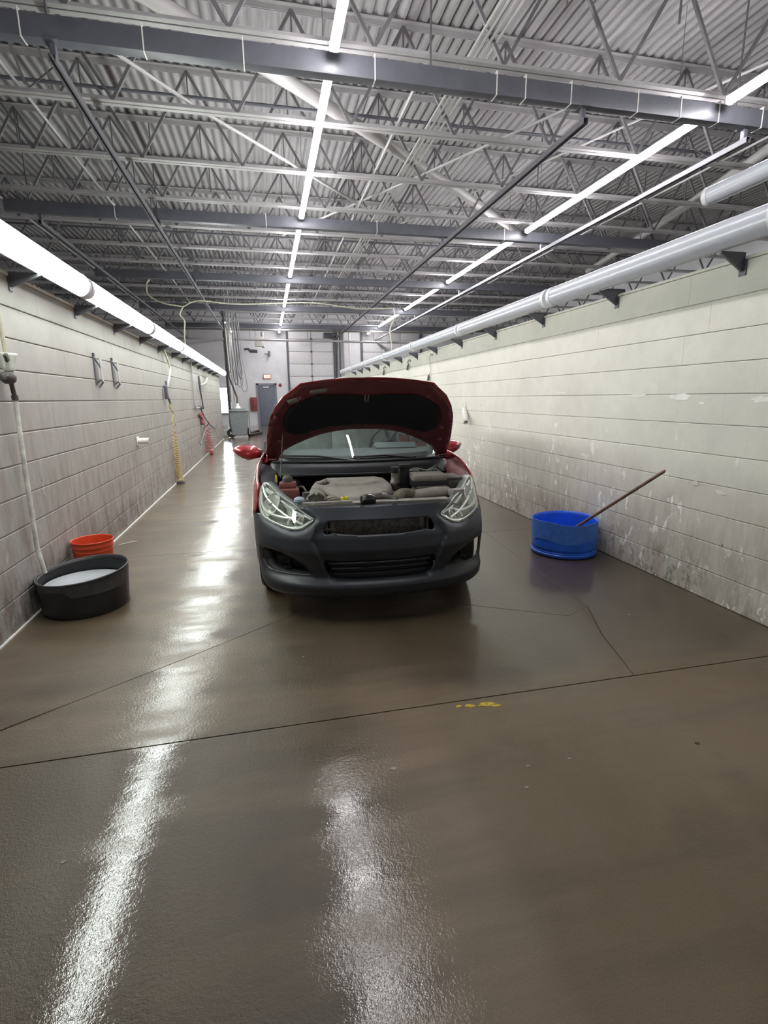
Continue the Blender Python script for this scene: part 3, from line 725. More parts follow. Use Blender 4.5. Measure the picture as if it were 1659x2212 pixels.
for sg in (1, -1):
    # side glass from belt to roof edge, with dark post between
    def sg_pt(v, t):
        bu = S(s_of_v(v), 1.0)[0] - .01; te = np.interp(v, [1.35, 1.95, 3.25, 3.9], [0.0, 1.0, 1.0, .0]); tu = .575
        zt = np.interp(v, [1.30, 1.95, 2.4, 3.25, 3.95], [1.0, 1.385, 1.43, 1.39, 1.03]); h = t * (zt - .985)
        return (sg * (bu - (bu - tu) * (h / .43)), v, .985 + h)
    mb = MB(); N2 = 26; vv = np.linspace(1.38, 3.9, N2 + 1)
    mb.add([sg_pt(v, t) for t in (0, .33, .66, 1.0) for v in vv], [(j * (N2 + 1) + i, j * (N2 + 1) + i + 1, (j + 1) * (N2 + 1) + i + 1, (j + 1) * (N2 + 1) + i) for j in range(3) for i in range(N2)])
    mb.build('side_window', 'glass', car, angle=60)
    MB().tube([sg_pt(v, 1.02) for v in np.linspace(1.9, 3.9, 16)], .03, 8).build('roof_rail', 'red', car)
    MB().bar(sg_pt(2.42, 0), sg_pt(2.42, 1.0), .07, .02, up=(1, 0, 0)).build('door_post', 'dark_trim', car)
    MB().tube([sg_pt(v, 0) for v in np.linspace(1.38, 3.9, 12)], .012, 6).build('belt_moulding', 'dark_trim', car)
    # mirrors
    mr = MB(); c = Vector((.845 if sg > 0 else -.92, 1.46, .985))
    prof = [(.0001, -.075), (.045, -.07), (.075, -.04), (.085, .0), (.082, .04)]
    mr.lathe([(r, h) for r, h in prof], (0, 0, 0), 24, 'Y', squash=(1.28, .82))
    mr.v = [(p[0] * (1 + .25 * sg * (p[0] > 0) * sg * .3) + c.x + (.012 * sg if p[2] > 0 else 0), p[1] + c.y, (p[2] if p[2] < 0 else p[2] * .72) * (1.0 - .22 * max(0, p[0] * sg / .11) ** 1.5) + c.z + .012 * max(0, p[0] * sg / .11)) for p in mr.v]
    mo = mr.build('door_mirror', 'red', car, angle=60, solid=.004)
    MB().lathe([(.0001, .032), (.078, .032)], (c.x + .005 * sg, c.y, c.z), 24, 'Y', squash=(1.25, .8)).build('mirror_glass', 'mirror', mo)
    MB().tube([(sg * .775, 1.46, .965), (sg * .82, 1.455, .962), (sg * .86, 1.45, .955)], [.038, .03, .03], 8).build('mirror_arm', 'dark_trim', mo)
    MB().prism([(1.36, .97), (1.52, .975), (1.49, 1.06)], .0, .02, lambda a, b_, c_: (sg * (.762 + c_), a, b_)).build('mirror_base', 'dark_trim', mo)

# cabin inside
mb = MB(); mb.prism([(1.02, .90), (1.35, .97), (1.55, .985), (1.66, .93), (1.68, .70), (1.2, .55)], -.70, .70, lambda a, b_, c_: (c_, a, b_)); mb.build('dashboard', 'dash', car, bevel=.02)
MB().prism([(1.45, .985), (1.55, 1.03), (1.66, 1.0), (1.68, .94)], .18, .56, lambda a, b_, c_: (c_, a, b_)).build('instrument_cluster', 'dash', car, bevel=.015)
rotm = Matrix.Rotation(R(-65), 3, 'X')
sw = MB().tube([(math.cos(a) * .185, math.sin(a) * .185, 0) for a in np.linspace(0, 2 * math.pi, 40, endpoint=False)], .016, 8, closed=True)
sw.lathe([(.0001, .035), (.05, .03), (.075, .0), (.06, -.02)], (0, 0, 0), 20)
for a in (0, 180, 250, 290): sw.bar((0, 0, 0), (.18 * math.cos(R(a)), .18 * math.sin(R(a)), 0), .03, .014)
sw.v = [tuple(rotm @ Vector(p) + Vector((.36, 1.72, 1.0))) for p in sw.v]; sw.build('steering_wheel', 'dark_trim', car, angle=60)
for sg in (1, -1):
    MB().box((sg * .37, 2.25, .52), (.50, .52, .16), bev=.05).build('seat_cushion', 'seat', car)
    MB().box((sg * .37, 2.56, .86), (.48, .14, .60), rot=Matrix.Rotation(R(-14), 3, 'X'), bev=.05).build('seat_back', 'seat', car)
    MB().box((sg * .37, 2.66, 1.24), (.27, .09, .17), rot=Matrix.Rotation(R(-10), 3, 'X'), bev=.04).build('headrest', 'seat', car)
MB().box((0, 3.25, .55), (1.25, .5, .2), bev=.05).box((0, 3.52, .88), (1.25, .14, .55), rot=Matrix.Rotation(R(-16), 3, 'X'), bev=.05).build('rear_bench', 'seat', car)
MB().box((0, 1.93, 1.33), (.23, .02, .065), bev=.01).cyl((0, 1.93, 1.36), (0, 1.90, 1.40), .008, 8).build('inner_mirror', 'dash', car)

# cowl, wipers
def cowl_fn(a, t): # t 0 at windscreen base .. 1 front lip
    p = ws(a, 0.0); prof = [(0, 0.0), (.3, .022), (.55, .010), (.8, -.010), (1.0, -.055)]
    dz = np.interp(t, [x for x, _ in prof], [y for _, y in prof])
    return (p[0] * (1 + .02 * t), p[1] - t * (.17 + .20 * a * a) , .915 + dz - .012 * abs(a) ** 3)
mb = MB(); N, T = 30, 12; mb.add([cowl_fn(-1 + 2 * i / N, j / T) for j in range(T + 1) for i in range(N + 1)], [(j * (N + 1) + i, j * (N + 1) + i + 1, (j + 1) * (N + 1) + i + 1, (j + 1) * (N + 1) + i) for j in range(T) for i in range(N)])
cw = mb.build('cowl_panel', 'cowl', car, angle=60, solid=.004)
MB().tube([Vector(cowl_fn(a, 1.0)) + Vector((0, -.012, .0)) for a in np.linspace(-1, 1, 24)], .010, 6).build('cowl_seal', 'cowl', cw)
MB().tube([Vector(cowl_fn(a, .42)) + Vector((0, 0, .012)) for a in np.linspace(-.98, .98, 24)], .009, 6).build('cowl_rib', 'cowl', cw)
for a0, a1 in ((-.05, -.92), (.62, -.10)):
    p0 = Vector(ws(a0, -.01)) + Vector((0, -.03, .02)); p1 = Vector(ws(a1, .035)) + Vector((0, -.015, .022))
    mid = (p0 + p1) / 2 + Vector((0, -.02, .02))
    wp = MB().tube([p0, mid, p1], [.012, .008, .006], 6).build('wiper_arm', 'black_plastic', car)
    MB().tube([Vector(ws(a0 + (a1 - a0) * t, .03)) + Vector((0, -.012, .012)) for t in np.linspace(.25, 1.08, 12)], .007, 6).build('wiper_blade', 'rubber', wp)
    MB().lathe([(.0001, .02), (.018, .018), (.02, -.01)], p0, 12).build('wiper_cap', 'black_plastic', wp)

# engine bay shell
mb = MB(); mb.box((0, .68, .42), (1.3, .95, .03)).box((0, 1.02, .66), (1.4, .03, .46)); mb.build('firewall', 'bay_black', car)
for sg in (1, -1):
    mb = MB(); P = [(sg * .60, .26, .70), (sg * .64, .45, .80), (sg * .66, .75, .86), (sg * .67, 1.05, .90)]
    Q = [S(sg * s_, w_, .015) for s_, w_ in ((.70, .815), (.93, .835), (1.2, .895), (1.55, .935))]
    Lo = [(sg * .58, p[1], .42) for p in P]
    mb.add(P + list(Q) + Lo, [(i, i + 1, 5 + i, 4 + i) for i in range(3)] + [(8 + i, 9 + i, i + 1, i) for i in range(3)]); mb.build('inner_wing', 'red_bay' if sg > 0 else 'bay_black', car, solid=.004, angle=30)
    MB().lathe([(.0001, .03), (.05, .03), (.075, .01), (.09, -.03)], (sg * .56, .86, .80), 20).build('strut_tower', 'bay_black', car)
# top radiator support
bar = [(-.50, .275, .738), (-.38, .245, .742), (-.15, .225, .748), (.15, .225, .748), (.38, .245, .744), (.50, .275, .740)]
mb = MB(); pr = [(-.035, 0), (.045, 0), (.045, -.022), (-.035, -.022)]; q = smooth_curve(bar, 6)
for i in range(len(q) - 1): mb.bar(tuple(q[i]), tuple(q[i + 1]), .075, .024)
mb.build('radiator_support', 'bar_grey', car)
mb = MB().tube(smooth_curve([(-.49, .25, .756), (-.38, .225, .76), (-.25, .21, .764), (-.16, .21, .765)], 5), .011, 8); mb.build('release_cable', 'bar_grey', car)
MB().box((-.06, .20, .775), (.10, .07, .05), bev=.01).lathe([(.0001, .03), (.03, .03), (.045, .0)], (-.06, .175, .785), 16, squash=(1, .8)).build('bonnet_latch', 'dark_trim', car)
MB().tube([(-.10, .17, .77), (-.09, .16, .80), (-.05, .158, .815), (-.02, .16, .80)], .006, 6).build('latch_hook', 'galv', car)
# engine cover
EC = [(-.42, .52), (-.43, .47), (-.33, .445), (-.27, .36), (-.20, .29), (-.12, .28), (.05, .28), (.10, .30), (.115, .38), (.15, .44), (.155, .52), (.12, .62), (.05, .66), (-.30, .66), (-.39, .60)]
def ec_fn(u, v):
    d = sdist(np.array(EC), np.array([[u, v]]))[0]; t = (v - .275) / .385
    groove = 0.0
    return (u, v, .738 + .098 * t + .030 * math.sqrt(min(1, d / .022)) - (.012 if (.018 > abs((v - .50) - .22 * max(0, u + .02) * 2.0) and u > -.25 and u < .06) else 0))
hole = [(-.325 + .05 * math.cos(a), .57 + .055 * math.sin(a)) for a in np.linspace(0, 2 * math.pi, 14, endpoint=False)]
ec = sheet(ec_fn, EC, [hole], .012).build('engine_cover', 'cover_grey', car, angle=45, solid=.035, off=-1)
MB().lathe([(.038, .0), (.03, -.03), (.0001, -.03)], (-.325, .57, .822), 14, squash=(1.3, 1.4)).build('oil_filler_recess', 'dark_trim', ec)
MB().box((-.12, .48, .60), (.50, .34, .26), bev=.03).build('engine_block', 'bay_black', car)
# generator and belts at the image left
gen = MB().lathe([(.02, -.07), (.06, -.07), (.075, -.055), (.075, .055), (.06, .07), (.02, .07)], (-.39, .36, .745), 20, 'Y', squash=(1, 1)).build('alternator', 'dusty_metal', car)
for k in range(6):
    a = 2 * math.pi * k / 6; MB().box((-.39 + .06 * math.cos(a), .286, .745 + .06 * math.sin(a)), (.02, .02, .05), rot=Matrix.Rotation(-a, 3, 'Y'), bev=.004).build('alternator_fin', 'dusty_black', gen)
MB().lathe([(.018, -.03), (.05, -.03), (.055, -.02), (.045, 0), (.055, .02), (.05, .03)], (-.29, .31, .735), 20, 'Y').build('pulley', 'dusty_metal', car)
MB().tube(smooth_curve([(-.33, .30, .72), (-.30, .26, .765), (-.25, .25, .77), (-.22, .28, .73)], 5), .014, 8).build('coolant_hose', 'hose', car)
MB().lathe([(.012, 0), (.022, 0), (.022, .018), (.012, .02)], (-.21, .235, .775), 14).build('yellow_ring', 'yellow', car)
# reservoir
tk = MB().box((-.575, .52, .69), (.155, .17, .26), bev=.02).box((-.575, .53, .835), (.12, .11, .05), bev=.02).build('reservoir', 'tank_red', car)
MB().lathe([(.0001, .03), (.02, .028), (.035, .012), (.036, -.012)], (-.575, .53, .876), 16).build('reservoir_cap', 'dusty_black', tk)
MB().tube([(-.51, .55, .815), (-.47, .53, .82), (-.42, .45, .74)], .008, 6).build('reservoir_pipe', 'hose', tk)
MB().tube(smooth_curve([(-.655, .66, .80), (-.66, .64, .855), (-.655, .63, .885)], 4), .006, 6).build('dipstick', 'dusty_metal', car)
MB().box((-.655, .62, .868), (.014, .012, .05), bev=.004).build('dipstick_handle', 'yellow', car)
MB().lathe([(.0001, .025), (.02, .024), (.034, .015), (.036, 0), (.028, -.01), (.024, -.05)], (-.50, .27, .772), 18).build('washer_cap', 'blue_cap', car)
MB().lathe([(.0001, .04), (.024, .04), (.024, -.03)], (-.455, .33, .775), 14).build('filler_neck', 'dusty_black', car)
# oil filter tower, coil pack, air box, intake pipe, battery
MB().lathe([(.0001, .085), (.028, .085), (.03, .07), (.026, .06), (.026, .01), (.034, .0), (.034, -.02), (.026, -.03), (.026, -.12)], (.185, .56, .83), 20).build('purge_valve', 'dusty_metal', car)
MB().lathe([(.0001, .03), (.03, .03), (.032, .0), (.028, -.012)], (.185, .56, .905), 18).build('valve_cap', 'dark_trim', car)
MB().box((.265, .62, .80), (.075, .075, .24), bev=.015).box((.27, .60, .93), (.09, .05, .03), bev=.008).build('fuse_post', 'dark_trim', car)
ab = MB().box((.42, .53, .862), (.25, .20, .05), bev=.022).build('air_box', 'cover_grey', car)
MB().box((.42, .525, .822), (.26, .21, .035), bev=.006).build('air_box_band', 'dark_trim', ab)
MB().box((.43, .50, .74), (.24, .19, .14), bev=.02).build('air_box_base', 'dusty_black', ab)
dct = MB().tube(smooth_curve([(.27, .36, .745), (.33, .355, .755), (.42, .36, .765), (.50, .375, .765), (.53, .42, .755)], 5), [.048] * 12 + [.045] * 9, 14); dct.build('intake_duct', 'cover_grey', car)
pts = smooth_curve([(.14, .30, .735), (.17, .31, .765), (.21, .335, .775), (.28, .36, .757)], 8)
MB().tube(pts, [.040 + .004 * (k % 2) for k in range(len(pts))], 14).build('intake_hose', 'hose', car)
MB().tube(smooth_curve([(.02, .40, .77), (.10, .37, .775), (.17, .38, .765), (.24, .42, .75)], 5), .022, 10).build('radiator_hose', 'dusty_black', car)
MB().tube(smooth_curve([(-.01, .29, .76), (.06, .28, .772), (.12, .26, .762), (.14, .23, .74)], 5), .020, 10).build('lower_hose', 'dusty_black', car)
MB().lathe([(.0001, .012), (.03, .011), (.034, .0), (.03, -.02)], (.015, .285, .795), 18).build('radiator_cap', 'dusty_metal', car)
bt = MB().box((.575, .55, .76), (.15, .22, .18), bev=.012).build('battery', 'dusty_black', car)
MB().box((.575, .55, .855), (.155, .225, .015), bev=.004).build('battery_lid', 'dusty_black', bt)
for k, (x, y) in enumerate(((.33, .68), (.375, .685), (.47, .67))): MB().cyl((x - .02, y, .885), (x + .02, y, .885), .010, 8).build('connector', 'bar_grey', car)
MB().tube(smooth_curve([(.29, .68, .875), (.37, .70, .90), (.45, .68, .885), (.50, .66, .905), (.54, .64, .88), (.56, .60, .865)], 5), .006, 6).build('wiring', 'bar_grey', car)
MB().tube(smooth_curve([(.50, .60, .87), (.49, .62, .91), (.52, .66, .915), (.56, .68, .88)], 5), .009, 6).build('battery_cable', 'dusty_black', car)
MB().box((.575, .33, .775), (.10, .07, .05), rot=Matrix.Rotation(R(20), 3, 'Z'), bev=.012).build('headlight_bracket', 'bar_grey', car)

# open bonnet, hinged at the scuttle, tipped up forty degrees
HV, HZ, HA = 1.2, .95, R(40)
def hood_fn(u, l, off=0.0):
    crown = .045 * (1 - (u / .72) ** 2) * min(1, max(0, (l + .02) / .25)) + off
    lip = -.02 * max(0.0, (l - .86) / .10) ** 2 if l > .86 else 0.0
    side = -.03 * max(0.0, (abs(u) - .62) / .1) ** 2
    t = crown + lip + side - .045
    return (u, HV - l * math.cos(HA) + t * math.sin(HA) * -1, HZ + l * math.sin(HA) + t * math.cos(HA))
hh = [(0, .385), (.125, .382), (.25, .36), (.33, .335), (.43, .285), (.53, .225), (.61, .17), (.66, .08), (.675, -.02), (.735, -.02), (.742, .12), (.738, .228), (.730, .34), (.713, .44), (.69, .56), (.645, .68), (.58, .79), (.50, .865), (.46, .912), (.29, .945), (.12, .966), (0, .970)]
ho = hh + [(-a, b_) for a, b_ in hh[::-1][1:-1]]
hood = sheet(hood_fn, ho, (), .03).build('bonnet', 'red', car, angle=60, solid=.004, off=0)
def inset_poly(P, k, c): return [(c[0] + (a - c[0]) * k, c[1] + (b_ - c[1]) * k) for a, b_ in P]
padp = [(0, .775), (.17, .795), (.335, .80), (.43, .755), (.53, .685), (.575, .60), (.585, .505), (.57, .42), (.50, .37), (.43, .385), (.255, .443), (0, .462)]
pad = padp + [(-a, b_) for a, b_ in padp[::-1][1:-1]]
def under_fn(u, l):
    d = 1.0 if not inside(np.array(pad), np.array([[u, l]]))[0] else 0.0
    e = sdist(np.array(pad), np.array([[u, l]]))[0]
    eo = sdist(np.array(ho), np.array([[u, l]]))[0]
    return hood_fn(u, l, -.012 - .016 * min(1, eo / .05) * (min(1, e / .04) if d else -.2))
sheet(under_fn, [(a * .985, .42 + (b_ - .42) * .985) for a, b_ in ho], [pad], .03).build('bonnet_frame', 'red_under', hood, angle=60, solid=.003, off=0)
sheet(lambda u, l: hood_fn(u, l, -.020), inset_poly(pad, 1.012, (0, .6)), (), .04).build('insulation_pad', 'felt', hood, angle=60, solid=.008, off=0)
def on_hood(P, name, mat, off=-.034): sheet(lambda u, l: hood_fn(u, l, off), P, (), .05).build(name, mat, hood, solid=.002, off=0)
on_hood([(-.40, .835), (-.28, .845), (-.275, .885), (-.395, .872)], 'label_sticker', 'sticker')
on_hood([(-.54, .74), (-.47, .765), (-.485, .81), (-.555, .785)], 'label_sticker', 'sticker')
MB().tube([hood_fn(-.012, .80, -.03), hood_fn(-.010, .77, -.065), hood_fn(.010, .77, -.065), hood_fn(.012, .80, -.03)], .006, 6).build('latch_striker', 'dusty_metal', hood)
MB().prism([(-.07, .965), (.07, .965), (.05, .915), (.02, .88), (-.02, .88), (-.05, .915)], -.045, -.028, lambda a, b_, c_: hood_fn(a, b_, c_)).build('striker_plate', 'red_under', hood)
for a, l in ((-.30, .418), (-.12, .448), (.0, .455), (.16, .45), (.33, .405), (-.42, .385), (.44, .375)): MB().lathe([(.0001, -.012), (.012, -.01), (.012, .01)], hood_fn(a, l, -.03), 10).build('pad_clip', 'dark_trim', hood)
for a, l in ((-.64, .62), (.64, .30), (.62, .45), (-.63, .32), (-.46, .80), (.44, .80)): MB().lathe([(.0001, -.014), (.016, -.012), (.018, .008)], hood_fn(a, l, -.03), 12).build('rubber_stop', 'red_under', hood)
for sg in (1, -1): MB().bar((sg * .70, 1.22, .93), (sg * .70, 1.06, 1.06), .012, .05, up=(1, 0, 0)).bar((sg * .70, 1.25, .90), (sg * .70, 1.12, .95), .012, .06, up=(1, 0, 0)).build('bonnet_hinge', 'red_under', hood)
MB().tube([(-.63, .70, .86), hood_fn(-.60, .42, -.03)], .004, 6).build('prop_rod', 'dusty_black', hood)

# ---------------------------------------------------------------- tubs, bucket, stick
M['tub_black'] = plain('black_drum_plastic', (0.016, 0.017, 0.019), 0.42, var=0.2)
M['tub_black_dry'] = plain('scuffed_black_plastic', (0.055, 0.058, 0.058), 0.55, var=0.2)
M['tub_blue'] = plain('blue_drum_plastic', (0.022, 0.15, 0.80), 0.38, var=0.18, scale=5)
M['orange'] = plain('orange_bucket_plastic', (0.62, 0.075, 0.025), 0.4, var=0.12)
M['suds'] = plain('soapy_water', (0.46, 0.48, 0.50), 0.25, var=0.15, scale=5, bump=0.2)
M['wood'] = plain('worn_wood', (0.19, 0.105, 0.075), 0.55, var=0.3, scale=20)
t = thing('drum_tub', 'low black tub cut from a drum, holding soapy water, by the left wall', 'tub', (-1.33, 3.80, 0))
def rim_z(th): return .262 + .022 * math.cos(th - .5)
def drum(r0, r1, sq, seg=56, h0=0.0, zr=rim_z, n=8):
    mb = MB(); V = []
    for j in range(n + 1):
        f = j / n
        for k in range(seg):
            th = 2 * math.pi * k / seg; z = h0 + (zr(th) - h0) * f; r = r0 + (r1 - r0) * f + .004 * math.sin(3 * th + 1) * f
            V.append((r * sq[0] * math.cos(th), r * sq[1] * math.sin(th), z))
    mb.add(V, [(j * seg + k, j * seg + (k + 1) % seg, (j + 1) * seg + (k + 1) % seg, (j + 1) * seg + k) for j in range(n) for k in range(seg)])
    return mb
drum(.284, .297, (.955, 1.0)).build('wall', 'tub_black', t, solid=.007)
MB().lathe([(.0001, .006), (.262, .006), (.268, .012), (.268, .002), (.0001, 0.001)], (0, 0, 0), 40).build('base', 'tub_black', t)
mb = drum(.2935, .2985, (.955, 1.0), n=3, h0=.160); mb.build('scuffed_band', 'tub_black_dry', t)
MB().tube([(.2995 * .955 * math.cos(a), .2995 * math.sin(a), rim_z(a)) for a in np.linspace(0, 2 * math.pi, 56, endpoint=False)], .006, 6, closed=True).build('rim', 'tub_black_dry', t)
w = MB().lathe([(.0001, .17), (.10, .171), (.2, .170), (.271, .172)], (-1.33, 3.80, 0), 48, squash=(.955, 1.0)).build('soapy_water', 'suds')
tag(w, 'pale soapy water standing in the black tub', 'water')

t = thing('bucket', 'orange plastic bucket behind the black tub', 'bucket', (-1.448, 4.42, 0))
prof = [(.0001, .004), (.122, .004), (.128, .012), (.146, .235), (.1485, .238), (.1485, .246), (.147, .250), (.150, .272), (.153, .276), (.153, .284), (.151, .288), (.153, .310), (.157, .314), (.157, .322), (.154, .326), (.1495, .322), (.143, .22), (.122, .016), (.0001, .014)]
MB().lathe(prof, (0, 0, 0), 48).build('shell', 'orange', t, angle=35)
mb = MB().tube([(.158 * math.cos(a), .158 * math.sin(a), .255 - .07 * math.sin(a)) for a in np.linspace(0, math.pi, 20)], .003, 6); mb.build('handle', 'galv', t)

t = thing('drum_tub', 'bright blue tub cut from a drum, standing against the right wall', 'tub', (2.628, 4.10, 0))
def rimb(th): return .322 + .006 * math.sin(2 * th) - .014 * max(0, math.cos((th - math.radians(-112)) * 3)) * (abs(((th - math.radians(-112) + math.pi) % (2 * math.pi)) - math.pi) < .5)
MB().lathe([(.0001, .005), (.27, .005), (.288, .010), (.293, .022), (.2925, .034), (.286, .04), (.288, .048), (.286, .056), (.2835, .058), (.2835, .03), (.0001, .016)], (0, 0, 0), 56).build('base', 'tub_blue', t)
drum(.2845, .290, (1, 1), h0=.05, zr=rimb).build('wall', 'tub_blue', t, solid=.005)
M['tub_blue_dry'] = plain('scuffed_blue_plastic', (0.07, 0.22, 0.74), 0.6, var=0.15, scale=20)
mb = drum(.288, .2915, (1, 1), h0=.150, zr=rimb, n=3); mb.v = [(x, y, z + .012 * math.sin(4 * math.atan2(y, x)) * (z < .16)) for x, y, z in mb.v]; mb.build('scuffed_band', 'tub_blue_dry', t)
h = MB(); A, B_ = Vector((2.515, 4.21, .022)), Vector((2.75, 3.085, .89))
h.tube([A, A + (B_ - A) * .5, B_ - (B_ - A) * .01, B_], [.0125, .0125, .0125, .008], 10)
hd = h.build('broom_handle', 'wood'); tag(hd, 'long brown wooden stick leaning out of the blue tub', 'stick')

# ---------------------------------------------------------------- on the left wall
M['brass'] = plain('dull_fitting', (0.10, 0.095, 0.085), 0.45, 0.6)
M['cloth'] = plain('pale_plastic_bag', (0.66, 0.70, 0.62), 0.5, var=0.15)
M['pipe_tan'] = plain('tan_pipe', (0.40, 0.37, 0.29), 0.5)
M['hose_yellow'] = plain('yellow_coil_hose', (0.52, 0.38, 0.10), 0.4, var=0.2)
M['hose_pale'] = plain('pale_hose', (0.62, 0.62, 0.47), 0.45)
M['hose_red'] = plain('red_coil_hose', (0.36, 0.075, 0.075), 0.45)
t = thing('wash_valve', 'black valve with a white funnel bag and a pale drop pipe on the left wall', 'valve', (XL, 3.76, 0))
MB().tube([(.045, .02, 2.30), (.045, .0, 1.95), (.05, .0, 1.66)], .013, 8).build('supply_pipe', 'pipe_tan', t)
MB().lathe([(.0001, 1.605), (.03, 1.60), (.042, 1.575), (.036, 1.545), (.02, 1.53), (.0001, 1.53)], (.055, -.03, 0), 16, squash=(1, 1.5)).box((.05, -.09, 1.572), (.045, .11, .045), bev=.015).build('valve_body', 'brass', t)
mb = MB(); mb.lathe([(.022, 1.60), (.036, 1.615), (.040, 1.64), (.052, 1.70), (.058, 1.715)], (.06, -.02, 0), 20, squash=(.8, 1.15)); mb.v = [(p[0], p[1] + (.25 * (p[2] - 1.6) if p[1] > 0 else .1 * (p[2] - 1.6)), p[2]) for p in mb.v]
mb.build('funnel_bag', 'cloth', t, solid=.003)
MB().box((.085, -.085, 1.685), (.02, .035, .05), rot=Matrix.Rotation(.5, 3, 'X'), bev=.012).build('clip', 'brass', t)
MB().tube([(.055, -.005, 1.54), (.055, .012, 1.45)], .014, 10).tube([(.055, .012, 1.46), (.055, .014, 1.43)], .02, 10).build('coupling', 'brass', t)
MB().tube([(.055, .014, 1.44), (.05, .0, 1.0), (.052, -.02, .45), (.075, -.02, .275)], .0145, 10).build('drop_pipe', 'dirty_white', t)
for k, (y, lab) in enumerate(((5.72, 'dark steel tool bracket on the left wall, the one nearer the camera'), (6.33, 'dark steel tool bracket on the left wall, the one farther from the camera'))):
    t = thing('tool_bracket', lab, 'bracket', (XL, y, 0), group='steel tool brackets')
    MB().box((.006, -.07, 1.725), (.010, .03, .30)).box((.012, -.075, 1.86), (.02, .02, .03), bev=.005).build('mounting_strip', 'beam', t)
    MB().box((.04, .02, 1.72), (.006, .07, .23)).box((.025, .02, 1.612), (.035, .07, .006)).build('holder_plate', 'steel', t)
    MB().tube([(.012, -.065, 1.60), (.05, -.06, 1.62), (.055, -.03, 1.60), (.02, -.05, 1.55)], .009, 8).build('hook', 'rod', t)
    MB().bar((.01, -.06, 1.83), (.04, .0, 1.74), .012, .012).build('spreader', 'beam', t)
t = thing('pipe_stub', 'short white plastic pipe stub sticking out of the left wall', 'pipe', (XL, 7.0, .92))
MB().lathe([(.030, 0), (.030, .14), (.037, .14), (.037, 0)], (0, 0, 0), 20, 'X').build('sleeve', 'white_plastic', t)
MB().lathe([(.0001, .06), (.030, .06)], (0, 0, 0), 20, 'X').build('bore', 'rod', t)
MB().box((.008, 0, 0), (.012, .12, .11), bev=.004).build('flange', 'dirty_white', t)
def coil(c0, c1, r0, r1, turns, n=14):
    pts = []; N = int(turns * n)
    for i in range(N + 1):
        f = i / N; r = r0 + (r1 - r0) * f; a = 2 * math.pi * turns * f
        pts.append((c0[0] + (c1[0] - c0[0]) * f + r * math.cos(a), c0[1] + (c1[1] - c0[1]) * f + r * math.sin(a), c0[2] + (c1[2] - c0[2]) * f ** .62))
    return pts
t = thing('coil_hose', 'yellow coiled air hose hanging from the left wall to the floor', 'hose', (XL, 9.2, 0))
MB().tube(smooth_curve([(.06, -.12, 2.27), (.06, .10, 2.12), (.07, .28, 1.95), (.07, .10, 1.78), (.06, -.14, 1.62)], 6), .016, 8).build('feed_hose', 'hose_pale', t)
MB().box((.05, -.18, 1.55), (.05, .09, .22), rot=Matrix.Rotation(.2, 3, 'X'), bev=.015).tube([(.06, -.14, 1.72), (.06, -.16, 1.60)], .018, 8).tube([(.06, -.14, 1.48), (.065, .02, 1.36)], .016, 8).build('blow_gun', 'beam', t)
MB().tube(smooth_curve([(.06, -.02, 1.38), (.06, .0, 1.28), (.08, .12, 1.2), (.06, .02, 1.10), (.06, .0, 1.02)], 6), .010, 8).build('hose_lead', 'hose_yellow', t)
MB().tube(coil((.07, .06, 1.04), (.075, .18, .05), .034, .055, 24), .0075, 6).build('coil', 'hose_yellow', t)
MB().lathe([(.0001, .005), (.07, .005), (.07, .03), (.03, .04)], (.078, .18, 0), 14).build('end_fitting', 'rod', t)
t = thing('coil_hose', 'red coiled air hose with a red hanger, far along the left wall', 'hose', (XL, 13.4, 0))
MB().tube(smooth_curve([(.06, 1.5, 2.14), (.06, 2.0, 2.02), (.06, 1.2, 1.85), (.06, .15, 1.78)], 6), .016, 8).build('feed_hose', 'hose_pale', t)
MB().tube([(.06, .0, 1.98), (.06, .05, 1.80), (.06, .10, 1.60), (.06, .25, 1.45), (.06, .4, 1.2)], [.022, .03, .02, .016, .016], 8).build('spray_lance', 'beam', t)
MB().prism([(-.4, 1.08), (.1, 1.12), (.2, .98), (.42, .90), (.25, .80), (.0, .86), (.1, .97), (-.3, 1.05)], .02, .06, lambda a, b_, c_: (c_, a, b_)).build('hanger', 'hose_red', t)
MB().tube(coil((.08, .35, .82), (.09, .55, .08), .05, .07, 10), .008, 6).tube(coil((.09, .6, .86), (.11, 1.15, .12), .05, .07, 10), .008, 6).build('coil', 'hose_red', t)
MB().box((.11, .95, .05), (.10, .26, .10), bev=.03).build('end_fitting', 'hose_red', t)
MB().tube(smooth_curve([(.06, .35, .84), (.07, .2, .66), (.06, -.3, .5), (.06, -.8, .40)], 5), .016, 8).build('whip_hose', 'beam', t)
t = thing('wall_conduit', 'thin grey conduit dropping down the left wall beside the red hose', 'conduit', (XL, 12.45, 0))
MB().tube([(.035, 0, 2.3), (.035, 0, 1.28), (.04, .08, 1.23), (.04, .8, 1.23)], .018, 8).build('pipe', 'steel', t)
MB().lathe([(.0001, .04), (.05, .04), (.05, -.04), (.0001, -.04)], (.06, .85, 1.24), 14, 'X').build('elbow', 'beam', t)
MB().tube(smooth_curve([(.06, .85, 1.2), (.06, 1.4, 1.0), (.07, 2.6, .72), (.07, 3.8, .58), (.06, 4.6, .62)], 6), .016, 8).build('loose_hose', 'beam', t)

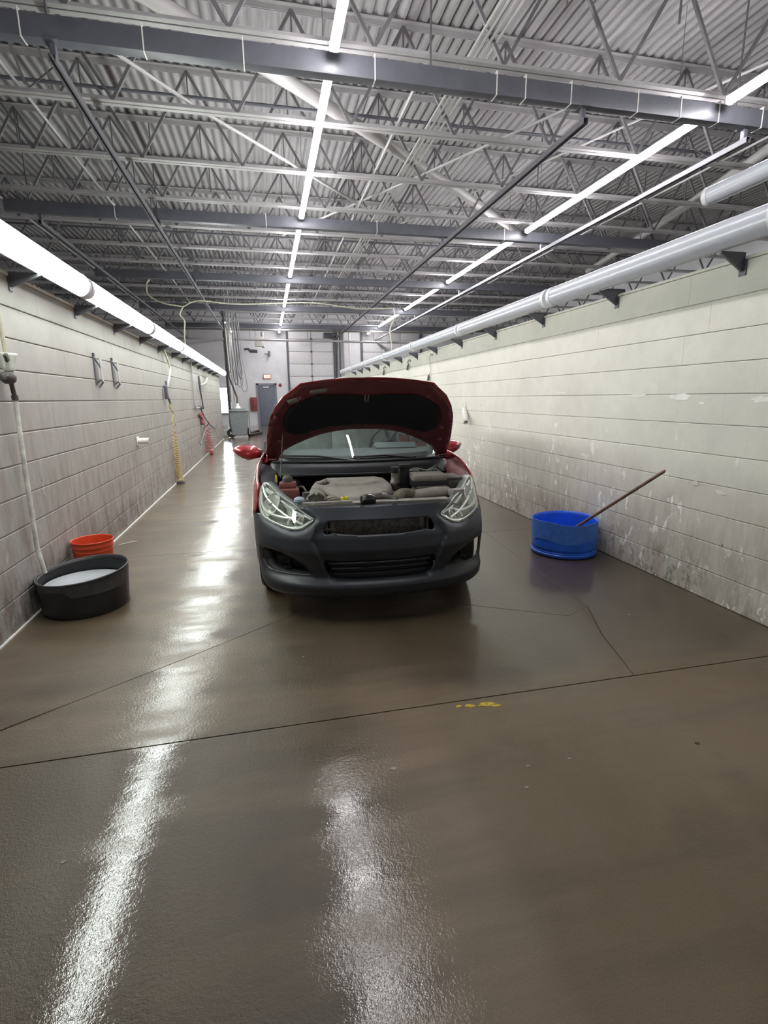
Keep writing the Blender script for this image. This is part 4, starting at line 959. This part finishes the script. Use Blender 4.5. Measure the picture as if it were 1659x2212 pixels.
# ---------------------------------------------------------------- on the right wall
t = thing('pipe_stub', 'broken white pipe stub pointing down from the right wall', 'pipe', (XR, 7.3, 0))
A, B_ = Vector((-.02, .16, 1.24)), Vector((-.10, -.12, 1.05)); d = (B_ - A).normalized()
MB().tube([A, B_], .037, 16, cap=False).build('sleeve', 'white_plastic', t, solid=.006)
MB().tube([B_ - d * .08, B_ - d * .075], .030, 16).build('bore', 'rod', t)
MB().box((-.008, .19, 1.27), (.014, .10, .16), bev=.004).build('flange', 'dirty_white', t)
for k, (y, z0, z1, lab) in enumerate(((9.15, 2.18, 1.72, 'pale cord with a dark plug hanging on the right wall above the bonnet'), (10.6, 2.18, 1.98, 'thin dark drop cord on the right wall, second from the camera'), (12.9, 2.18, 1.98, 'short cord on the right wall near its far end'))):
    t = thing('hanging_cable', lab, 'cord', (XR, y, 0), group='cords on the right wall')
    MB().tube(smooth_curve([(-.03, -.03, z0), (-.035, .06, z0 - .2 * (z0 - z1)), (-.03, .0, z0 - .6 * (z0 - z1)), (-.03, .08, z1 + .08)], 6), .009, 6).build('cable', 'hose_pale' if k == 0 else 'rod', t)
    MB().tube([(-.03, .08, z1 + .10), (-.035, .10, z1)], [.018, .024], 8).build('plug', 'rod', t)
    MB().box((-.012, -.03, z0 - .02), (.022, .05, .04), bev=.006).build('clip', 'galv', t)
rnd = random.Random(11)
def blob(cy, cz, ly, lz, n=22):
    out = []
    for k in range(n):
        a = 2 * math.pi * k / n; f = rnd.uniform(.55, 1.05); out.append((cy + ly * f * math.cos(a), cz + lz * f * math.sin(a)))
    return out
wr = bpy.data.objects['wall_right']
for cy, cz, ly, lz in ((3.68, 1.415, .11, .016), (3.27, 1.405, .14, .026), (2.60, 1.385, .09, .022), (3.05, 1.36, .03, .012), (4.85, 1.452, .12, .010), (4.9, 1.12, .05, .02), (4.35, .86, .10, .018), (3.02, .80, .03, .02), (2.80, .77, .05, .018)):
    MB().prism(blob(cy, cz, ly, lz), 0.0005, .0022, lambda a, b_, c_: (XR - c_, a, b_)).build('paint_patch', 'white_plastic', wr)

# ---------------------------------------------------------------- overhead pipes, braces, conduits, hoses
def pipe(name, pts, r, mat, label, cat, group=None, seg=12):
    o = MB().tube(pts, r, seg).build(name, mat); return tag(o, label, cat, group)
pipe('diagonal_brace_pipe', [(-1.2, 6.35, 5.42), (.68, 7.85, 5.42), (2.27, 9.2, 5.42), (4.11, 10.8, 5.42), (9.5, 15.7, 5.42)], .085, 'steel_light', 'thick pale pipe crossing the roof diagonally above the nearest beam', 'pipe', 'diagonal pipes')
pipe('diagonal_brace_pipe', [(8.3, 7.4, 5.42), (8.93, 9.6, 5.42), (9.55, 12.0, 5.42), (10.6, 16.2, 5.42)], .085, 'steel_light', 'thick pale diagonal pipe in the roof near the right edge', 'pipe', 'diagonal pipes')
pipe('roof_brace', [(-1.52, 6.9, 5.16), (-.64, 8.05, 5.16), (.85, 9.7, 5.16), (2.2, 11.2, 5.16)], .022, 'steel_light', 'thin pale rod bracing the joists diagonally, left of the middle lights', 'brace', 'roof braces', 8)
pipe('roof_brace', [(4.6, 6.4, 5.2), (2.9, 9.5, 5.2), (.6, 13.4, 5.2)], .02, 'steel', 'thin grey rod bracing the joists diagonally, right of the middle lights', 'brace', 'roof braces', 8)
pipe('roof_brace', [(6.6, 6.4, 5.6), (5.2, 9.6, 5.6), (3.2, 14.0, 5.6)], .02, 'steel', 'thin grey diagonal rod in the roof above the right-hand lights', 'brace', 'roof braces', 8)
for k in range(4):
    x = 2.54 + .072 * k
    pipe('conduit', [(x, 4.4, 5.30), (x, 9.0, 5.30), (x + .02, 17.5, 5.30), (x + .02, 27.0, 5.30)], .017, 'steel_light', 'thin pale conduit in the bundle of four under the roof, %s' % ['leftmost', 'second from left', 'second from right', 'rightmost'][k], 'conduit', 'bundle of four conduits', 8)
for y, z, x0, x1, lab in ((8.75, 5.62, -8, 13, 'thin dark sprinkler pipe across the roof, nearest'), (15.1, 5.62, -8, 13, 'thin dark sprinkler pipe across the roof, second'), (21.5, 5.62, -8, 13, 'thin dark sprinkler pipe across the roof, farthest')):
    pipe('sprinkler_pipe', [(x0, y, z), (x1, y, z)], .024, 'beam', lab, 'pipe', 'sprinkler pipes', 8)
for x, n_ in ((-4.6, 'leftmost'), (-2.68, 'left of the middle lights'), (2.0, 'right of the middle lights'), (7.48, 'right of the right-hand lights')):
    pipe('bridging_bar', [(x, 6.28, 5.13), (x + .02, 18, 5.13), (x, 28.7, 5.13)], .018, 'steel', 'thin grey bridging bar running down the roof, %s' % n_, 'bar', 'bridging bars', 6)
for k in range(4):
    for x, sd in ((-2.6, 'left of the middle lights'), (7.4, 'right of the right-hand lights')):
        y0, y1 = JY[k], JY[k + 1]
        rb = thing('bridging_brace', 'crossed thin bars between joists %s from the camera, %s' % (['one and two', 'two and three', 'three and four', 'four and five'][k], sd), 'brace', (x, y0, ZB), group='crossed bridging braces')
        MB().bar((0, .05, .08), (0, y1 - y0 - .05, dz - .10), .03, .006).build('cross_bar', 'web_steel', rb)
        MB().bar((.012, .05, dz - .10), (.012, y1 - y0 - .05, .08), .03, .006).build('cross_bar', 'web_steel', rb)
a = thing('air_hose', 'pale air hose drooping from the roof on the left and across the far end', 'hose', (0, 18, 0))
MB().tube(smooth_curve([(-3.30, .05, 5.05), (-3.38, 0, 4.9), (-3.36, 0, 4.6), (-2.98, 0, 4.38), (-2.38, 0, 4.28)], 6), .022, 8).build('left_drop', 'hose_pale', a)
MB().tube(smooth_curve([(-2.38, 0, 4.28), (-1.9, 0, 4.47), (-.8, 0, 4.40), (.55, 0, 4.46), (1.8, 0, 4.50), (3.2, 0, 4.36), (4.43, 0, 4.40)], 6), .017, 8).build('cross_run', 'hose_pale', a)
MB().tube(smooth_curve([(-2.38, 0, 4.28), (-2.50, 0, 4.05), (-2.38, 0, 3.85), (-2.42, 0, 3.4), (-2.45, 0, 2.3)], 6), .024, 8).build('wall_drop', 'hose_pale', a)
MB().tube(smooth_curve([(4.43, 0, 4.40), (4.46, 0, 4.1), (4.30, 0, 3.7), (4.36, 0, 3.2), (4.34, 0, 2.9)], 6), .022, 8).build('right_drop', 'hose_pale', a)
MB().cyl((-2.38, 0, 4.28), (-2.38, 0, 5.1), .008, 6).cyl((.55, 0, 4.46), (.55, 0, 5.1), .006, 6).cyl((4.43, 0, 4.4), (4.43, 0, 5.1), .008, 6).build('hanger', 'rod', a)

# ---------------------------------------------------------------- far end of the hall
M['spot_bulb'] = glow('spot_bulb', (1.0, 0.97, 0.92), 160.0)
M['door_blue'] = plain('blue_grey_door_paint', (0.17, 0.19, 0.24), 0.45)
M['frame_blue'] = plain('door_frame_paint', (0.25, 0.27, 0.31), 0.45)
M['exit_red'] = glow('exit_sign_face', (1.0, 0.13, 0.09), 0.75)
M['exit_letter'] = glow('exit_sign_letter', (1.0, 0.42, 0.34), 0.8)
M['fire_red'] = plain('fire_cabinet_red', (0.33, 0.04, 0.04), 0.4)
M['panel_white'] = plain('sectional_door_panel', (0.72, 0.72, 0.72), 0.5, var=0.08)
M['cart_grey'] = plain('grey_bin_plastic', (0.19, 0.205, 0.215), 0.5)
M['daylight'] = glow('daylight_behind_window', (0.93, 0.97, 1.0), 14.0)
Yw = YF
d = struct(MB().box((.055, Yw - .03, 1.09), (.86, .045, 2.16), bev=.004).build('door_1', 'door_blue'))
MB().box((-.44, Yw - .035, 1.13), (.10, .07, 2.26)).box((.55, Yw - .035, 1.13), (.10, .07, 2.26)).box((.055, Yw - .035, 2.215), (1.09, .07, .09)).build('door_frame', 'frame_blue', d)
MB().box((.02, Yw - .075, 2.05), (.32, .05, .07), bev=.01).build('door_label', 'white_plastic', d)
MB().box((.40, Yw - .09, 2.19), (.26, .08, .07), rot=Matrix.Rotation(R(-28), 3, 'Y'), bev=.01).build('door_closer', 'cart_grey', d)
MB().box((.42, Yw - .07, 1.05), (.05, .05, .16), bev=.01).build('handle', 'galv', d)
e = thing('exit_sign', 'red illuminated EXIT sign above the blue-grey door', 'sign', (.12, Yw, 2.62))
MB().box((0, -.04, 0), (.42, .06, .26), bev=.03).build('case', 'cart_grey', e)
MB().box((0, -.073, 0), (.36, .01, .20), bev=.004).build('face', 'exit_red', e)
fc = bpy.data.curves.new('exit_text', 'FONT'); fc.body = 'EXIT'; fc.size = .17; fc.align_x = 'CENTER'; fc.align_y = 'CENTER'; fc.extrude = .004
to = bpy.data.objects.new('exit_text', fc); COL.objects.link(to); dg = bpy.context.evaluated_depsgraph_get()
me = bpy.data.meshes.new_from_object(to.evaluated_get(dg)); bpy.data.objects.remove(to)
lo = bpy.data.objects.new('lettering', me); COL.objects.link(lo); lo.parent = e; lo.rotation_euler = (R(90), 0, 0); lo.location = (0, -.082, 0); me.materials.clear(); me.materials.append(M['exit_letter'])
f = thing('extinguisher_cabinet', 'red fire extinguisher cabinet on the far wall left of the door', 'cabinet', (-.68, Yw, 1.16))
MB().box((0, -.09, 0), (.33, .18, .72), bev=.01).build('case', 'fire_red', f)
MB().box((0, -.185, 0), (.25, .012, .62), bev=.004).build('front', 'tank_red', f)
MB().lathe([(.0001, .18), (.03, .17), (.045, .12), (.045, -.15), (.0001, -.16)], (0, -.20, .05), 14, squash=(1, .4)).build('extinguisher', 'fire_red', f)
al = thing('fire_alarm', 'small round red fire alarm on the far wall right of the door', 'alarm', (.80, Yw, 2.16))
MB().lathe([(.0001, -.06), (.07, -.055), (.09, -.02), (.09, 0)], (0, 0, 0), 18, 'Y').build('body', 'fire_red', al)
cm = thing('security_camera', 'small camera on the far wall above the door', 'camera', (.30, Yw, 3.80))
MB().tube([(0, 0, 0), (-.25, -.06, .02), (-.02, -.12, .0)], .02, 8).build('arm', 'dirty_white', cm)
MB().lathe([(.0001, .16), (.06, .15), (.07, -.1), (.0001, -.12)], (0, -.16, -.02), 16).build('body', 'cart_grey', cm)
# sectional overhead door with its tracks
od = group_empty('door_2')
for r_ in range(8):
    for c_ in range(2):
        MB().box((1.35 + .60 + 1.24 * c_, Yw - .04, .33 + .655 * r_), (1.22, .05, .635), bev=.012).build('panel', 'panel_white', od)
for x in (1.97 + .605,): MB().box((x, Yw - .075, 2.65), (.05, .03, 5.2)).build('stile', 'steel', od)
for x in (1.28, 3.86): MB().box((x, Yw - .09, 2.6), (.09, .10, 5.3), bev=.01).build('track', 'beam', od)
for k in range(7): 
    MB().box((2.575, Yw - .095, .66 + .655 * k), (.10, .03, .09), bev=.006).build('hinge', 'beam', od)
# second sectional door beyond, corrugated white wall of the next bay
od3 = group_empty('door_3')
for r_ in range(8):
    for c_ in range(3): MB().box((6.0 + 1.1 * c_, Yw - .04, .33 + .655 * r_), (1.08, .05, .635), bev=.012).build('panel', 'panel_white', od3)
for x in (5.40, 8.85): MB().box((x, Yw - .09, 2.6), (.09, .10, 5.3), bev=.01).build('track', 'beam', od3)
cd = thing('cable_chase', 'dark bundle of vertical conduits between the far overhead doors', 'conduit', (4.05, Yw, 0))
for k, x in enumerate((-.10, 0.02, .12, .30)): MB().cyl((x, -.08, 0), (x, -.08, 5.2), .03 + .012 * (k % 2), 8).build('pipe', ['beam', 'steel', 'rod', 'steel'][k], cd)
pipe('white_downpipe', [(4.62, Yw - .6, .0), (4.62, Yw - .6, 6.2)], .055, 'white_plastic', 'white vertical pipe in front of the far wall, right of the overhead door', 'pipe')
fh = thing('far_header_pipe', 'grey pipe running across just in front of the far wall', 'pipe', (0, 27.08, 0))
MB().tube([(-4.5, 0, 4.30), (7.5, 0, 4.22)], .05, 12).build('pipe', 'steel', fh)
for x in (-3.5, -.6, 2.2, 5.6): MB().cyl((x, 0, 4.28), (x, 0, 5.08), .01, 6).build('hanger', 'rod', fh)
pipe('far_header_pipe', [(-6.5, 26.9, 4.72), (11, 26.9, 4.72)], .05, 'steel_light', 'pale pipe running across high up near the far wall', 'pipe')
# daylight window behind the end of the left wall
wn = group_empty('window_1')
MB().box((-2.25, Yw - .012, 1.37), (.62, .012, 1.34)).build('daylight', 'daylight', wn)
M['pane'] = clear('window_pane', (.95, .97, 1), 0.02, 1.45)
for z in (1.04, 1.71):
    MB().box((-2.25, Yw - .05, z), (.58, .008, .62)).build('pane', 'pane', wn)
MB().box((-2.58, Yw - .05, 1.37), (.06, .08, 1.42)).box((-1.92, Yw - .05, 1.37), (.06, .08, 1.42)).box((-2.25, Yw - .05, 1.37), (.66, .08, .05)).box((-2.25, Yw - .05, 2.06), (.70, .08, .06)).box((-2.25, Yw - .05, .68), (.70, .10, .06)).build('frame', 'cart_grey', wn)
pc = thing('steel_column', 'dark steel column beside the daylight window at the far end', 'column', (-1.83, 27.2, 0))
MB().box((0, 0, 2.6), (.10, .012, 5.2)).box((-.05, 0, 2.6), (.012, .12, 5.2)).box((.05, 0, 2.6), (.012, .12, 5.2)).build('shaft', 'beam', pc)
MB().box((0, 0, .01), (.24, .24, .02)).build('foot_plate', 'beam', pc)
# wheeled bin vacuum with hose
c = thing('wheeled_bin', 'grey wheeled bin with a black hose at the far end of the aisle', 'bin', (-1.06, 20.55, 0))
mb = MB(); W0, W1 = (.28, .28), (.34, .34)
mb.add([(sx * a, sy * b_, z) for (a, b_), z in ((W0, .08), (W1, .98)) for sx, sy in ((-1, -1), (1, -1), (1, 1), (-1, 1))], [(3, 2, 1, 0), (4, 5, 6, 7)] + [(i, (i + 1) % 4, 4 + (i + 1) % 4, 4 + i) for i in range(4)])
bd = mb.build('body', 'cart_grey', c, bevel=.03)
MB().box((0, -.30, .80), (.36, .03, .03), bev=.01).build('handle_rib', 'cart_grey', bd)
MB().box((0, -.02, 1.0), (.74, .74, .05), bev=.02).box((.0, 0, 1.05), (.50, .50, .08), bev=.03).build('lid', 'cart_grey', c)
MB().lathe([(.0001, 1.28), (.05, 1.27), (.06, 1.2), (.12, 1.1), (.14, 1.06)], (-.02, 0, 0), 18).build('hose_neck', 'white_plastic', c)
for x, nm in ((-.30, 'wheel'), (.34, 'wheel')):
    MB().lathe([(.05, -.05), (.15, -.05), (.17, -.03), (.17, .03), (.15, .05), (.05, .05)], (x, -.16 if x < 0 else .2, .17), 24, 'X' if x > 0 else 'Y').build(nm, 'rubber', c)
MB().bar((.36, -.1, .1), (.36, -.1, .98), .035, .035).bar((.38, .1, .1), (.38, .1, .98), .035, .035).build('side_rail', 'galv', c)
pipe('vacuum_hose', smooth_curve([(-1.08, 20.56, 1.30), (-1.10, 20.9, 1.5), (-1.25, 21.6, 1.9), (-1.46, 23.0, 2.4), (-1.52, 23.5, 3.0), (-1.55, 23.55, 4.1), (-1.55, 23.55, 5.1)], 6), .038, 'dusty_black', 'thick dark hose rising from the grey bin to the roof', 'hose')
pipe('floor_hose', smooth_curve([(-.72, 20.9, .06), (-.55, 21.4, .05), (-.32, 22.1, .05), (-.28, 22.9, .05), (-.45, 23.3, .05), (-.62, 22.6, .05), (-.66, 21.8, .05)], 6), .05, 'rubber', 'black hose looped on the floor beside the grey bin', 'hose')
for k, (x, y, z, s) in enumerate(((-1.66, 21.3, .12, .24), (-1.64, 21.35, .34, .18))):
    b2 = thing('cardboard_box', 'white box on the floor left of the grey bin, %s' % ('the larger, at the bottom' if k == 0 else 'the smaller, on top'), 'box', (x, y, 0))
    MB().box((0, 0, z), (s * 1.2, s, s), bev=.01).build('carton', 'white_plastic', b2); MB().box((0, 0, z + s / 2), (s * 1.2, .05, .004)).build('tape', 'dirty_white', b2)
for k, (x, d0, zl) in enumerate(((-1.52, .10, 2.55), (-1.40, .16, 2.2), (-1.30, .13, 2.05), (-1.18, .20, 1.95), (-1.10, .12, 2.3), (-1.02, .22, 1.75))):
    pipe('hanging_cable', smooth_curve([(x - .06, 23.8 + .11 * k, 6.37), (x - .05, 23.8 + .11 * k, 3.4), (x - .02, 23.8 + .11 * k, zl + .25), (x + d0 / 2, 23.8 + .11 * k, zl), (x + d0, 23.8 + .11 * k, zl + .3), (x + .06, 23.8 + .11 * k, 3.5), (x + .0, 23.8 + .11 * k, 6.37)], 6), .016 if k % 2 else .022, 'steel' if k % 2 else 'cart_grey', 'looped cable hanging from the roof above the grey bin, %s' % ['leftmost', 'second from left', 'third from left', 'third from right', 'second from right', 'rightmost'][k], 'cable', 'hanging cable loops', 6)
for k, x in enumerate((-1.63, -1.48)):
    pipe('drop_pipe', [(x, 26.2, 1.3), (x, 26.2, 6.38)], .05, 'white_plastic', 'white pipe dropping behind the hanging cables, %s' % ['left one', 'right one'][k], 'pipe', 'white drop pipes', 8)
hb = thing('spot_lamp', 'small bright spot lamp hung near the roof above the grey bin, upper one', 'lamp', (-1.62, 25.48, 4.84), group='spot lamps')
def spot(t_): 
    MB().lathe([(.03, .16), (.06, .12), (.09, .02), (.10, 0)], (0, 0, 0), 16).build('shade', 'beam', t_, solid=.004)
    MB().lathe([(.0001, -.03), (.05, -.01), (.06, .03), (.03, .07)], (0, 0, 0), 14).build('bulb', 'spot_bulb', t_); MB().cyl((0, 0, .15), (0, 0, .62), .008, 6).build('stem', 'rod', t_)
spot(hb); hb2 = thing('spot_lamp', 'small bright spot lamp hung near the roof above the grey bin, lower one', 'lamp', (-1.36, 25.48, 4.46), group='spot lamps'); spot(hb2)
MB().cyl((0, 0, .5), (0, 0, .98), .008, 6).build('stem_extension', 'rod', hb2)
ht = thing('unit_heater', 'dark hanging unit heater with bent duct arms high before the far wall', 'heater', (-.45, 27.75, 4.0))
MB().box((.25, 0, .25), (.42, .45, .46), bev=.03).build('case', 'white_plastic', ht)
MB().tube([(-.5, 0, -.12), (-.3, 0, -.10), (-.2, 0, -.2), (.15, 0, -.22)], [.05, .06, .09, .08], 10).build('duct_arm', 'rod', ht)
MB().tube([(.45, 0, .7), (.42, 0, .3), (.50, 0, -.05)], [.08, .06, .09], 10).tube([(.2, 0, .2), (.25, 0, .35), (.38, 0, .4)], .06, 10).build('louver_arm', 'steel', ht)
MB().cyl((.1, 0, .4), (.1, 0, 2.38), .01, 6).cyl((.4, 0, .4), (.4, 0, 2.38), .01, 6).build('hanger', 'rod', ht)
for k, x in enumerate((3.3, 9.3)):
    op = thing('door_opener', 'dark overhead door motor under the roof, %s' % ['before the middle overhead door', 'at the far right'][k], 'motor', (x, 27.4, 4.55), group='door motors')
    MB().box((0, 0, 0), (.55, .45, .26), bev=.04).lathe([(.0001, -.2), (.10, -.19), (.12, 0)], (.38, 0, .02), 16, 'X').build('case', 'beam', op)
    MB().bar((0, .2, .12), (0, 1.95, .12), .06, .05).build('rail', 'rod', op); MB().cyl((0, 0, .1), (0, 0, 1.82), .012, 6).build('hanger', 'rod', op)

# ---------------------------------------------------------------- marks and scraps on the floor
M['line_yellow'] = plain('worn_yellow_paint', (0.50, 0.36, 0.03), 0.45, var=0.5, scale=40)
flo = bpy.data.objects['floor']
for cx, cy, lx, ly in ((.93, 1.995, .055, .018), (.85, 2.0, .03, .015), (.80, 2.01, .018, .01), (.97, 1.975, .03, .012)):
    MB().prism(blob(cx, cy, lx, ly, 16), .0004, .0014, lambda a_, b_, c_: (a_, b_, c_)).build('paint_mark', 'line_yellow', flo)
M['chip'] = plain('pale_grit', (0.24, 0.225, 0.20), 0.5); M['leaf'] = plain('dark_scrap', (0.03, 0.024, 0.018), 0.6)
chips = [((.40, 1.68), .018, 'chip', 'pale paint chip on the wet floor in front of the car'), ((.92, 1.57), .010, 'chip', 'small pale chip on the floor, upper left of the little cluster'), ((.86, 1.47), .012, 'chip', 'small pale chip on the floor, lowest of the little cluster'), ((1.10, 1.57), .009, 'chip', 'small pale chip on the floor, top right of the little cluster'),
         ((1.67, 1.53), .012, 'leaf', 'small dark scrap on the floor at the right'), ((-.71, 1.52), .010, 'chip', 'small pale chip near the long light reflection at the left'), ((2.26, 2.71), .016, 'chip', 'pale scrap on the floor in front of the blue tub'), ((.12, 2.66), .007, 'chip', 'tiny pale speck on the floor before the bumper')]
for (x, y), r_, m_, lab in chips:
    mb = MB(); P = blob(0, 0, r_, r_ * .75, 9); mb.prism(P, 0.0, .0025, lambda a_, b_, c_: (a_ * (1 - 60 * c_ * .8), b_ * (1 - 60 * c_ * .8), c_)); o = mb.build('floor_scrap', m_); o.location = (x, y, 0.0); tag(o, lab, 'scrap', 'scraps on the floor')
st = MB().tube([(-1.53, 5.39, .006), (-1.46, 5.44, .007), (-1.38, 5.50, .006)], [.004, .005, .003], 6).build('thin_stick', 'dirty_white'); tag(st, 'thin pale stick lying on the floor behind the orange bucket', 'stick')
